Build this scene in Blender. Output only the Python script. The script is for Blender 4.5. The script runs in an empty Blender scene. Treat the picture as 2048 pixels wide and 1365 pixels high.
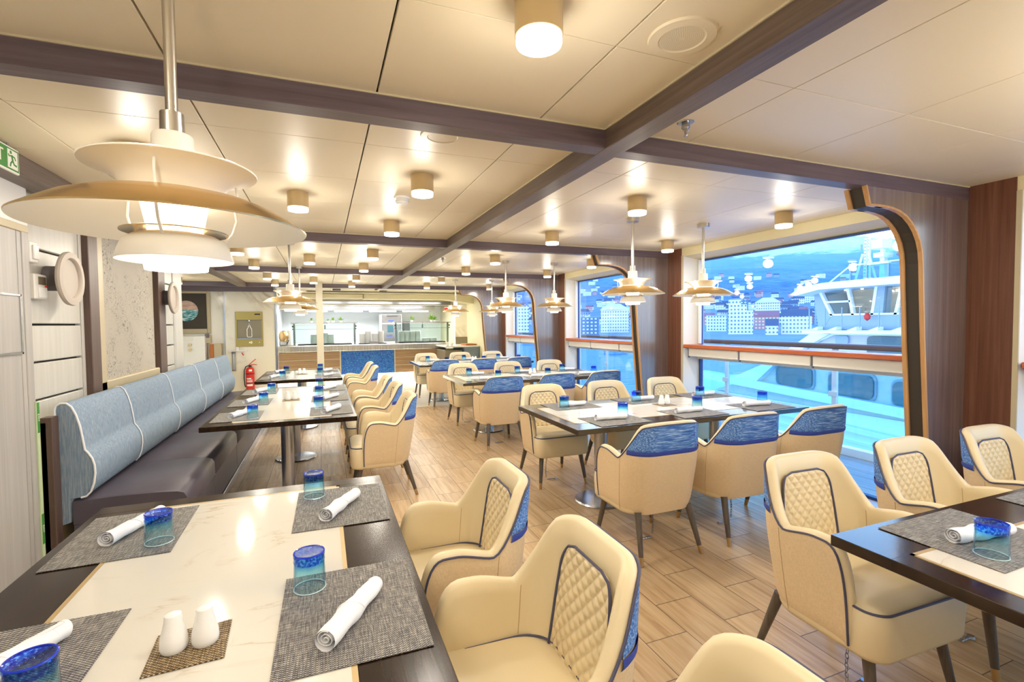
import bpy, math, random
from mathutils import Vector, Matrix
random.seed(7)
PI = math.pi
sc = bpy.context.scene
COL = sc.collection

# ------------------------------------------------------------------ camera
cam_d = bpy.data.cameras.new('camera')
cam_d.sensor_width = 36.0
cam_d.lens = 967.74 / 2048 * 36.0
cam_d.clip_start = 0.02
cam_d.clip_end = 12000
cam = bpy.data.objects.new('camera', cam_d)
COL.objects.link(cam)
# columns: image right, image down, view direction
CR = ((0.9311531, -0.02237626, 0.36394122), (-0.36449672, -0.03029458, 0.93071176), (-0.0098004, -0.99929052, -0.03636497))
M = Matrix(((CR[0][0], -CR[0][1], -CR[0][2], 0), (CR[1][0], -CR[1][1], -CR[1][2], 0), (CR[2][0], -CR[2][1], -CR[2][2], 1.5), (0, 0, 0, 1)))
cam.matrix_world = M
sc.camera = cam

# ------------------------------------------------------------------ view and world
sc.view_settings.view_transform = 'Standard'
sc.view_settings.look = 'None'
sc.view_settings.gamma = 1.0
sc.view_settings.exposure = -0.02
sc.view_settings.use_curve_mapping = False

def build_world():
    w = bpy.data.worlds.new('overcast_sky'); sc.world = w; w.use_nodes = True
    nt = w.node_tree; N = nt.nodes; N.clear()
    tc = N.new('ShaderNodeTexCoord'); sx = N.new('ShaderNodeSeparateXYZ'); cr = N.new('ShaderNodeValToRGB')
    bg = N.new('ShaderNodeBackground'); out = N.new('ShaderNodeOutputWorld')
    nt.links.new(tc.outputs['Generated'], sx.inputs[0]); nt.links.new(sx.outputs['Z'], cr.inputs[0])
    e = cr.color_ramp.elements
    e[0].position = 0.0; e[0].color = (0.50, 0.72, 0.95, 1)
    e[1].position = 0.10; e[1].color = (1.0, 1.0, 1.0, 1)
    for p, c in ((0.22, (0.70, 0.87, 1.0)), (0.38, (0.22, 0.50, 1.0)), (1.0, (0.08, 0.30, 1.0))):
        k = e.new(p); k.color = (*c, 1)
    nt.links.new(cr.outputs[0], bg.inputs['Color']); bg.inputs['Strength'].default_value = SKY
    nt.links.new(bg.outputs[0], out.inputs[0])
SKY = 4.0
LAMP_W = 6.5      # each ceiling downlight
PEND_W = 2.6       # each pendant
build_world()

# ------------------------------------------------------------------ material helpers
def hexc(h):
    h = h.lstrip('#')
    r = []
    for i in (0, 2, 4):
        c = int(h[i:i+2], 16) / 255
        r.append(c / 12.92 if c <= 0.04045 else ((c + 0.055) / 1.055) ** 2.4)
    return (*r, 1.0)
MATS = {}
class MT:
    """small node graph builder around one Principled shader"""
    def __init__(s, name, base='#ffffff', rough=0.5, metal=0.0, coat=0.0, spec=None):
        m = bpy.data.materials.new(name); m.use_nodes = True
        s.m = m; s.nt = m.node_tree; s.N = s.nt.nodes
        s.b = s.N['Principled BSDF']
        s.b.inputs['Base Color'].default_value = hexc(base) if isinstance(base, str) else (*base, 1)
        s.b.inputs['Roughness'].default_value = rough
        s.b.inputs['Metallic'].default_value = metal
        s.b.inputs['Coat Weight'].default_value = coat
        if spec is not None: s.b.inputs['Specular IOR Level'].default_value = spec
        MATS[name] = m
    def n(s, t, **k):
        x = s.N.new('ShaderNode' + t)
        for a, v in k.items():
            if a in x.inputs: x.inputs[a].default_value = v
            else: setattr(x, a, v)
        return x
    def l(s, a, b): s.nt.links.new(a, b)
    def coord(s, scale=(1, 1, 1), loc=(0, 0, 0), rot=(0, 0, 0), kind='Object'):
        tc = s.n('TexCoord'); mp = s.n('Mapping')
        mp.inputs['Scale'].default_value = scale; mp.inputs['Location'].default_value = loc; mp.inputs['Rotation'].default_value = rot
        s.l(tc.outputs[kind], mp.inputs[0]); return mp.outputs[0]
    def noise(s, vec, scale=5, detail=4, rough=0.5, dist=0.0):
        x = s.n('TexNoise'); x.inputs['Scale'].default_value = scale; x.inputs['Detail'].default_value = detail
        x.inputs['Roughness'].default_value = rough; x.inputs['Distortion'].default_value = dist
        s.l(vec, x.inputs['Vector']); return x.outputs['Fac']
    def ramp(s, fac, stops, interp='LINEAR'):
        r = s.n('ValToRGB'); r.color_ramp.interpolation = interp
        e = r.color_ramp.elements
        while len(e) < len(stops): e.new(0.5)
        for k, (p, c) in enumerate(stops):
            e[k].position = p; e[k].color = hexc(c) if isinstance(c, str) else (*c, 1)
        s.l(fac, r.inputs[0]); return r.outputs[0]
    def mix(s, f, a, b, mode='MIX'):
        x = s.n('Mix'); x.data_type = 'RGBA'; x.blend_type = mode
        for v, i in ((f, 0), (a, 6), (b, 7)):
            if hasattr(v, 'links'): s.l(v, x.inputs[i])
            elif isinstance(v, (int, float)): x.inputs[i].default_value = v
            else: x.inputs[i].default_value = hexc(v) if isinstance(v, str) else (*v, 1)
        return x.outputs[2]
    def math(s, op, a, b=0.5):
        x = s.n('Math'); x.operation = op
        for v, i in ((a, 0), (b, 1)):
            if hasattr(v, 'links'): s.l(v, x.inputs[i])
            else: x.inputs[i].default_value = v
        return x.outputs[0]
    def col(s, o): s.l(o, s.b.inputs['Base Color']); return s
    def rgh(s, o): s.l(o, s.b.inputs['Roughness']); return s
    def bump(s, h, strength=0.3, dist=0.002):
        x = s.n('Bump'); x.inputs['Strength'].default_value = strength; x.inputs['Distance'].default_value = dist
        s.l(h, x.inputs['Height']); s.l(x.outputs[0], s.b.inputs['Normal']); return s
def emis(name, col, strength, base='#ffffff'):
    t = MT(name, base, 0.5); t.b.inputs['Emission Color'].default_value = hexc(col); t.b.inputs['Emission Strength'].default_value = strength
    return t.m
def two_sided_ior(nt, fr):
    """same air-to-glass reflectance on both faces of a pane"""
    g = nt.nodes.new('ShaderNodeNewGeometry'); m = nt.nodes.new('ShaderNodeMath'); m.operation = 'MULTIPLY_ADD'; m.inputs[1].default_value = 1 / 1.45 - 1.45; m.inputs[2].default_value = 1.45
    nt.links.new(g.outputs['Backfacing'], m.inputs[0]); nt.links.new(m.outputs[0], fr.inputs['IOR'])
def glass_pane(name, tint=(1, 1, 1), refl=1.0, rough=0.0):
    m = bpy.data.materials.new(name); m.use_nodes = True; nt = m.node_tree; N = nt.nodes; N.clear()
    o = N.new('ShaderNodeOutputMaterial'); mx = N.new('ShaderNodeMixShader'); tr = N.new('ShaderNodeBsdfTransparent'); gl = N.new('ShaderNodeBsdfGlossy')
    fr = N.new('ShaderNodeFresnel'); fr.inputs['IOR'].default_value = 1.45; mu = N.new('ShaderNodeMath'); mu.operation = 'MULTIPLY'; mu.inputs[1].default_value = refl
    two_sided_ior(nt, fr)
    tr.inputs[0].default_value = (*tint, 1); gl.inputs['Roughness'].default_value = rough
    nt.links.new(fr.outputs[0], mu.inputs[0]); nt.links.new(mu.outputs[0], mx.inputs[0]); nt.links.new(tr.outputs[0], mx.inputs[1]); nt.links.new(gl.outputs[0], mx.inputs[2]); nt.links.new(mx.outputs[0], o.inputs[0])
    MATS[name] = m; return m

# plain ones
for nm, c, r, me in (
    ('white_paint', '#eeeeea', 0.35, 0), ('ceiling_panel', '#e9dcbf', 0.38, 0), ('ceiling_gap', '#3c342c', 0.8, 0),
    ('dark_seam', '#2b2622', 0.8, 0), ('piping_navy', '#4a4a66', 0.5, 0), ('piping_white', '#e8eaee', 0.6, 0),
    ('brass', '#c9a878', 0.3, 1), ('steel', '#b9bcc4', 0.24, 1), ('steel_dark', '#8d8f96', 0.28, 1), ('chain_steel', '#9a9da6', 0.3, 1),
    ('lamp_gold', '#e6c88e', 0.25, 1), ('inlay_brass', '#b9a070', 0.4, 0.3), ('lamp_white', '#f4f0e6', 0.35, 0), ('rod_nickel', '#c2bdb4', 0.3, 1), ('downlight_body', '#c9b184', 0.4, 0.25),
    ('black', '#15151a', 0.5, 0), ('napkin', '#f2f3f8', 0.85, 0), ('porcelain', '#f2f1f0', 0.12, 0), ('red_paint', '#d8261c', 0.3, 0),
    ('cream_edge', '#c9bd9c', 0.5, 0), ('white_plastic', '#e9e6de', 0.35, 0), ('grey_disc', '#b8aea2', 0.5, 0), ('grey_disc_dark', '#6f6a6e', 0.5, 0),
    ('green_sign', '#3f8a3a', 0.5, 0), ('sign_white', '#f0f2e8', 0.5, 0), ('frame_cream', '#bfb292', 0.4, 0), ('navy_frame', '#1f3f7a', 0.4, 0),
    ('opening_dark', '#3c352c', 0.6, 0), ('ship_white', '#eef2f4', 0.5, 0), ('ship_beige', '#c9c8c0', 0.6, 0), ('ship_grey', '#8fa3ae', 0.6, 0),
    ('ship_glass', '#3f6672', 0.15, 0), ('roof_dark', '#4a5a70', 0.8, 0), ('roof_rust', '#a06a70', 0.8, 0), ('stack_white', '#e4e9ef', 0.7, 0), ('stack_blue', '#9db4cc', 0.7, 0),
    ('plate_white', '#f1f1ee', 0.3, 0), ('leaf', '#6f9a30', 0.6, 0), ('wood_orange_block', '#b06a30', 0.5, 0), ('skirt_white', '#dfdcd8', 0.4, 0),
    ('seam_tan', '#b89c6c', 0.7, 0), ('pillar_cream', '#cfc6ae', 0.4, 0), ('shore_rock', '#6f7f8c', 0.9, 0), ('soap_blue', '#3558b8', 0.4, 0), ('label_blue', '#3d56c8', 0.5, 0), ('green_glass', '#3f9a78', 0.2, 0)):
    MT(nm, c, r, me)
glass_pane('window_glass', (0.93, 0.98, 1.0), 0.9)
glass_pane('rail_glass', (0.62, 0.86, 0.92), 0.9)
glass_pane('guard_glass', (0.90, 0.98, 0.96), 0.9)
emis('lamp_lens', '#fff0cf', 9.0)
emis('lamp_ring', '#fff0d2', 2.4)
emis('pendant_glow', '#fff3da', 2.2)
emis('pendant_lens', '#fffaf0', 7.0)
emis('tube_light', '#f4fbff', 6.0)
emis('toe_light', '#fff3e0', 4.0)
emis('screen_text', '#fff0e0', 0.6)

def wood(name, c1, c2, c3, scale, rough, axis='z', coat=0.0, bump=0.1, spec=None):
    t = MT(name, c1, rough, 0, coat, spec)
    sc3 = {'z': (scale, scale, scale * 0.03), 'y': (scale, scale * 0.04, scale), 'x': (scale * 0.04, scale, scale)}[axis]
    v = t.coord(sc3)
    f = t.noise(v, 1.0, 6, 0.65, 0.4)
    t.col(t.ramp(f, [(0.3, c1), (0.5, c2), (0.72, c3)])); t.bump(f, bump, 0.001)
    return t
wood('panel_wood', '#5a4a44', '#6c5b56', '#80706a', 26, 0.36, 'z', 0.9)
MATS['panel_wood'].node_tree.nodes['Principled BSDF'].inputs['Coat Roughness'].default_value = 0.2; MATS['panel_wood'].node_tree.nodes['Principled BSDF'].inputs['Coat IOR'].default_value = 2.1
wood('side_wood', '#5d3826', '#704634', '#7f5642', 40, 0.4, 'z')
wood('beam_wood_x', '#54464a', '#62545a', '#6e6066', 40, 0.42, 'x')
wood('beam_wood_y', '#54443c', '#64544a', '#72635a', 40, 0.42, 'y')
wood('post_wood', '#4c3a34', '#5c4840', '#6a554c', 40, 0.42, 'z')
wood('table_wood', '#1a100a', '#261910', '#35251a', 46, 0.2, 'y', 0.0, 0.08, 0.2)
wood('table_wood_x', '#1a100a', '#261910', '#35251a', 46, 0.22, 'x', 0.5, 0.08, 0.5)
MATS['table_wood_x'].node_tree.nodes['Principled BSDF'].inputs['Coat Roughness'].default_value = 0.12; MATS['table_wood_x'].node_tree.nodes['Principled BSDF'].inputs['Coat IOR'].default_value = 1.75
wood('locker_wood', '#a5a29d', '#aeaba6', '#b8b5b0', 40, 0.4, 'z')
wood('louver_white', '#c2c0b8', '#c9c7bf', '#cfcec7', 40, 0.35, 'z', 0, 0.03)
wood('sill_wood', '#a8502a', '#bd6234', '#cc7442', 30, 0.3, 'y', 0.3)
wood('leg_wood', '#4c443c', '#5a5148', '#6a6056', 60, 0.4, 'z')
wood('counter_wood', '#806240', '#937350', '#a58660', 30, 0.4, 'x')
wood('oak_trim', '#b98a54', '#c99a64', '#d8ad78', 30, 0.35, 'z')
wood('deck_wood', '#a9a294', '#b5afa3', '#c2bdb2', 20, 0.7, 'y')

def leather(name, c, c2, rough=0.38):
    t = MT(name, c, rough); v = t.coord((1, 1, 1))
    f = t.noise(v, 6, 3); t.col(t.mix(f, c, c2)); t.bump(t.noise(v, 420, 2), 0.06, 0.0006); return t
leather('leather_cream', '#e9d9b4', '#e4d2aa')
leather('leather_quilt', '#e8d7b1', '#e2cfa6')
leather('leather_slate', '#55505c', '#4a4550', 0.36)
def fabric(name, c, c2, scale=900, rough=0.85):
    t = MT(name, c, rough); v = t.coord((1, 1, 1))
    a = t.noise(t.coord((1, 1, 0.15)), scale * 0.5, 2); b = t.noise(t.coord((0.15, 0.15, 1)), scale * 0.5, 2)
    f = t.mix(0.5, a, b); t.col(t.ramp(f, [(0.35, c2), (0.65, c)])); t.bump(f, 0.25, 0.0008); return t
fabric('fabric_beige', '#e6cfa8', '#d6bd94')
def streak(name, stops, along, scale, rough=0.8):
    t = MT(name, stops[0][1], rough)
    s = {'x': (0.06, 1, 1), 'y': (1, 0.06, 1), 'z': (1, 1, 0.06)}[along]
    f = t.noise(t.coord(s), scale, 5, 0.7); t.col(t.ramp(f, stops)); t.bump(f, 0.3, 0.001); return t
streak('weave_blue', [(0.38, '#2c56ac'), (0.5, '#5084cc'), (0.58, '#86aee2'), (0.66, '#c2d6ee')], 'x', 170)
streak('weave_navy', [(0.3, '#2c3f9a'), (0.7, '#3c56b4')], 'x', 200, 0.6)
streak('bench_blue', [(0.3, '#617b95'), (0.5, '#8093a6'), (0.7, '#a3aeb8')], 'z', 170)

def marble(name, base, vein, scale=2.2, rough=0.12, width=0.02, warm='#e8dcc2'):
    t = MT(name, base, rough); v = t.coord((1, 1, 1))
    d = t.n('TexNoise'); d.inputs['Scale'].default_value = scale; d.inputs['Detail'].default_value = 8; d.inputs['Distortion'].default_value = 1.2; d.inputs['Roughness'].default_value = 0.55
    t.l(t.coord((1, 1.9, 1), rot=(0.3, 0.2, 0.5)), d.inputs['Vector'])
    k = t.math('ABSOLUTE', t.math('SUBTRACT', d.outputs['Fac'], 0.5), 0)
    vein_f = t.ramp(k, [(0.0, (1, 1, 1)), (width, (0.25, 0.25, 0.25)), (width * 3.2, (0, 0, 0))])
    brk = t.ramp(t.noise(v, scale * 1.3, 3), [(0.50, (0, 0, 0)), (0.68, (0.9, 0.9, 0.9))])
    cloud = t.mix(t.noise(v, scale * 0.8, 4), base, warm)
    t.col(t.mix(t.mix(1.0, vein_f, brk, 'MULTIPLY'), cloud, vein)); return t
marble('marble_table', '#dddbd4', '#b59c74', 2.6, 0.08, 0.011, '#d8d3c6')
marble('marble_wall', '#efe9d6', '#a8967a', 0.75, 0.16, 0.035, '#e6dcc0')

def floor_mat():
    t = MT('floor_tile', '#c8b090', 0.3)
    tc = t.n('TexCoord'); sx = t.n('SeparateXYZ'); cb = t.n('CombineXYZ'); t.l(tc.outputs['Object'], sx.inputs[0])
    u = t.math('ADD', sx.outputs['Y'], -1.83 + 0.465 * 100); v = t.math('ADD', sx.outputs['X'], -1.845 + 0.2365 * 101)
    t.l(u, cb.inputs[0]); t.l(v, cb.inputs[1])
    br = t.n('TexBrick'); br.offset = 0.5; br.inputs['Scale'].default_value = 1.0; br.inputs['Mortar Size'].default_value = 0.0022; br.inputs['Mortar Smooth'].default_value = 0.0
    br.inputs['Brick Width'].default_value = 0.465; br.inputs['Row Height'].default_value = 0.2365; br.inputs['Bias'].default_value = 0.0
    br.inputs['Color1'].default_value = (0, 0, 0, 1); br.inputs['Color2'].default_value = (1, 1, 1, 1); br.inputs['Mortar'].default_value = (0.5, 0.5, 0.5, 1)
    t.l(cb.outputs[0], br.inputs['Vector'])
    wn = t.n('TexWhiteNoise'); wn.noise_dimensions = '1D'; t.l(br.outputs['Color'], wn.inputs['W'])
    vm = t.n('VectorMath'); vm.operation = 'ADD'; sc_ = t.n('VectorMath'); sc_.operation = 'MULTIPLY'; sc_.inputs[1].default_value = (22, 1.3, 1)
    sh = t.n('VectorMath'); sh.operation = 'SCALE'; sh.inputs['Scale'].default_value = 30.0; t.l(wn.outputs['Color'], sh.inputs[0])
    t.l(tc.outputs['Object'], sc_.inputs[0]); t.l(sc_.outputs[0], vm.inputs[0]); t.l(sh.outputs[0], vm.inputs[1])
    g = t.noise(vm.outputs[0], 1.4, 6, 0.6, 0.5)
    grain = t.ramp(g, [(0.28, '#a98a66'), (0.45, '#c6ab86'), (0.6, '#d4bd9b'), (0.8, '#dccbae')])
    tone = t.mix(br.outputs['Color'], '#e9e4dc', '#fffaf0')
    c = t.mix(1.0, grain, tone, 'MULTIPLY')
    t.col(t.mix(br.outputs['Fac'], c, '#5b4e42'))
    t.rgh(t.ramp(g, [(0.2, (0.38,) * 3), (0.8, (0.26,) * 3)])); t.bump(t.math('MULTIPLY', br.outputs['Fac'], -1.0), 0.4, 0.002)
floor_mat()
def mat_weave(name, c1, c2, mort, px, py):
    """plain weave: threads passing over and under, with longer and shorter runs of tone"""
    t = MT(name, c1, 0.7); tc = t.n('TexCoord'); sx = t.n('SeparateXYZ'); t.l(tc.outputs['Object'], sx.inputs[0])
    a = t.math('SINE', t.math('MULTIPLY', sx.outputs['X'], 2 * PI / px), 0); b = t.math('SINE', t.math('MULTIPLY', sx.outputs['Y'], 2 * PI / py), 0)
    w = t.math('MULTIPLY', a, b)
    n1 = t.noise(t.coord((260, 22, 1)), 1.0, 3, 0.6); n2 = t.noise(t.coord((22, 300, 1)), 1.0, 3, 0.6)
    f = t.math('ADD', t.math('MULTIPLY', w, 0.20), t.math('MULTIPLY', t.math('ADD', n1, n2), 0.5))
    t.col(t.ramp(f, [(0.28, mort), (0.42, c1), (0.58, c2), (0.76, '#d2cec2')])); t.bump(w, 0.5, 0.0012)
mat_weave('placemat_weave', '#45454f', '#8f8b82', '#2a2a33', 0.0092, 0.0068)
mat_weave('shaker_mat_weave', '#543f24', '#9c8354', '#2a1e12', 0.0100, 0.0084)

def thin_glass(name, stops, refl=1.0, bump=None):
    """thin coloured glass: tinted transparency with a fresnel reflection"""
    m = bpy.data.materials.new(name); m.use_nodes = True; nt = m.node_tree; N = nt.nodes; N.clear(); L = nt.links
    o = N.new('ShaderNodeOutputMaterial'); mx = N.new('ShaderNodeMixShader'); tr = N.new('ShaderNodeBsdfTransparent'); gl = N.new('ShaderNodeBsdfGlossy'); gl.inputs['Roughness'].default_value = 0.04
    lw = N.new('ShaderNodeFresnel'); two_sided_ior(nt, lw)
    tc = N.new('ShaderNodeTexCoord'); sx = N.new('ShaderNodeSeparateXYZ'); dv = N.new('ShaderNodeMath'); dv.operation = 'DIVIDE'; dv.inputs[1].default_value = 0.105
    cr = N.new('ShaderNodeValToRGB'); e = cr.color_ramp.elements
    while len(e) < len(stops): e.new(0.5)
    for k, (p, c) in enumerate(stops): e[k].position = p; e[k].color = hexc(c)
    L.new(tc.outputs['Object'], sx.inputs[0]); L.new(sx.outputs['Z'], dv.inputs[0])
    if bump:
        nz = N.new('ShaderNodeTexNoise'); nz.inputs['Scale'].default_value = bump; nz.inputs['Detail'].default_value = 2; L.new(tc.outputs['Object'], nz.inputs['Vector']); L.new(nz.outputs['Fac'], cr.inputs[0])
        bp = N.new('ShaderNodeBump'); bp.inputs['Strength'].default_value = 0.7; bp.inputs['Distance'].default_value = 0.003; L.new(nz.outputs['Fac'], bp.inputs['Height']); L.new(bp.outputs[0], gl.inputs['Normal'])
    else: L.new(dv.outputs[0], cr.inputs[0])
    fc = N.new('ShaderNodeLayerWeight'); fc.inputs['Blend'].default_value = 0.5; pw = N.new('ShaderNodeMath'); pw.operation = 'POWER'; pw.inputs[1].default_value = 4.0; ec = N.new('ShaderNodeMix'); ec.data_type = 'RGBA'; ec.inputs[7].default_value = hexc('#86c2da')
    L.new(fc.outputs['Facing'], pw.inputs[0]); L.new(pw.outputs[0], ec.inputs[0]); L.new(cr.outputs[0], ec.inputs[6])
    L.new(ec.outputs[2], tr.inputs[0]); L.new(lw.outputs[0], mx.inputs[0]); L.new(tr.outputs[0], mx.inputs[1]); L.new(gl.outputs[0], mx.inputs[2]); L.new(mx.outputs[0], o.inputs[0]); MATS[name] = m
thin_glass('tumbler_glass', [(0.0, '#fbffff'), (0.35, '#ecfafe'), (0.6, '#cdf0fa'), (0.74, '#9cd2f8')])
thin_glass('tumbler_blue', [(0.35, '#2050d8'), (0.5, '#4c90f0'), (0.62, '#a8dcff')], 1.0, 150)
MT('tumbler_rim', '#1636c0', 0.08); MT('rim_glint', '#eefcff', 0.05)

def tiny(name, c1, c2, scale, rough=0.6, metal=0, stops=None):
    t = MT(name, c1, rough, metal); v = t.n('TexVoronoi'); v.inputs['Scale'].default_value = scale; t.l(t.coord(), v.inputs['Vector'])
    r = t.n('SeparateColor'); t.l(v.outputs['Color'], r.inputs[0]); t.col(t.ramp(r.outputs[0], stops or [(0.2, c1), (0.8, c2)])); return t
tiny('mosaic_blue', '#1f52a8', '#3aa0c8', 70, 0.3, 0, [(0.1, '#123a8c'), (0.5, '#1a52a4'), (0.8, '#2470b0'), (1.0, '#4a98b0')])

def line_art():
    t = MT('line_art_panel', '#e4ddca', 0.6)
    d = t.n('TexNoise'); d.inputs['Scale'].default_value = 6.5; d.inputs['Detail'].default_value = 1.6; d.inputs['Distortion'].default_value = 2.2; t.l(t.coord(), d.inputs['Vector'])
    k = t.math('ABSOLUTE', t.math('SUBTRACT', t.math('FRACT', t.math('MULTIPLY', d.outputs['Fac'], 8.0), 0), 0.5), 0)
    ln = t.ramp(k, [(0.0, (1, 1, 1)), (0.13, (0, 0, 0))]); ms = t.ramp(t.noise(t.coord(), 3.5, 3), [(0.38, (0, 0, 0)), (0.55, (0.9,) * 3)])
    t.col(t.mix(t.mix(1.0, ln, ms, 'MULTIPLY'), t.mix(t.noise(t.coord(), 1.2, 2), '#bdb8ab', '#b2a999'), '#4a4644'))
line_art()
def sea_picture():
    t = MT('seascape_disc', '#8fc0c8', 0.4); sx = t.n('SeparateXYZ'); tc = t.n('TexCoord'); t.l(tc.outputs['Object'], sx.inputs[0])
    w = t.ramp(t.noise(t.coord((5, 1, 26)), 2.0, 4), [(0.35, '#1f5a68'), (0.5, '#4fa8b4'), (0.62, '#dff0ee')])
    sky = t.ramp(t.noise(t.coord((3, 1, 7)), 2.0, 3), [(0.3, '#b08a7c'), (0.7, '#e2c8b8')])
    f = t.math('GREATER_THAN', sx.outputs['Z'], 0.02); t.col(t.mix(f, w, sky))
sea_picture()
def terrain():
    t = MT('hazy_mountain_ground', '#5d7890', 0.95)
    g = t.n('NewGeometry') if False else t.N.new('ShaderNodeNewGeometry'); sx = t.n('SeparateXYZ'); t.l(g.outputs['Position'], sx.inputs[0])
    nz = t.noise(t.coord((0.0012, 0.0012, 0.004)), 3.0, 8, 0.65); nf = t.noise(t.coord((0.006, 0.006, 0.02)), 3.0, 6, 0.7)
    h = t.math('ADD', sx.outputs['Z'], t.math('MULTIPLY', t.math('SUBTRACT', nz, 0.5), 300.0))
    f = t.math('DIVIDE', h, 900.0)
    c = t.ramp(f, [(0.0, '#7288a0'), (0.05, '#4f7494'), (0.12, '#356592'), (0.22, '#4f80b8'), (0.36, '#769ccf'), (0.47, '#86a8da'), (0.51, '#e8f4ff'), (0.8, '#f6fbff')])  # blue of woods and rock carries painted aerial haze, paling up to the snow
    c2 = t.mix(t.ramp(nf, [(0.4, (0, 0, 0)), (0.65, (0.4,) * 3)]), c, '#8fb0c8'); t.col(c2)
terrain()
def water():
    t = MT('fjord_water', '#3c78b4', 0.15); t.bump(t.noise(t.coord((0.25, 0.6, 1)), 1.0, 5), 0.6, 0.6)
water()
def facade(name, wall, win, sx_, sz_):
    t = MT(name, wall, 0.8)
    tc = t.n('TexCoord'); s3 = t.n('SeparateXYZ'); t.l(tc.outputs['Object'], s3.inputs[0])
    h = t.math('ADD', s3.outputs['X'], s3.outputs['Y'])
    a = t.math('FRACT', t.math('DIVIDE', t.math('ADD', h, 500.0), sx_), 0); b = t.math('FRACT', t.math('DIVIDE', t.math('ADD', s3.outputs['Z'], 0.4), sz_), 0)
    f = t.math('MULTIPLY', t.math('GREATER_THAN', a, 0.5), t.math('GREATER_THAN', b, 0.55)); t.col(t.mix(f, wall, win))
facade('facade_white', '#f2f6f8', '#5f83a8', 2.6, 3.0); facade('facade_cream', '#f2ead8', '#6f8fb0', 2.4, 3.0); facade('facade_blue', '#9ab4cc', '#3f648c', 3.0, 3.2)
facade('facade_dark', '#5f7f9c', '#dceaf4', 3.4, 3.0); facade('facade_rust', '#c88f88', '#e8e4e0', 3.0, 3.0)
def rail_streaks():
    t = MT('steel_brushed', '#a9a698', 0.3, 1.0); v = t.noise(t.coord((60, 1, 2)), 1.0, 3); t.col(t.ramp(v, [(0.3, '#9a958a'), (0.7, '#c6c4bc')])); return t
rail_streaks()
MT('filler_brass', '#a08a4c', 0.35, 0.8); MT('filler_recess', '#8a806a', 0.45, 0.6); MT('soffit_cream', '#e6dcb4', 0.5); MT('kitchen_wall', '#e9eef0', 0.35); MT('hood_steel', '#b5ab8a', 0.3, 0.9)
MT('kitchen_floor', '#efece4', 0.2); MT('plank_gap', '#8a7f70', 0.7); MT('radome', '#8c7c80', 0.9)
MT('plastic_clear', '#eef2f2', 0.1); MATS['plastic_clear'].node_tree.nodes['Principled BSDF'].inputs['Alpha'].default_value = 0.75

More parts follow.
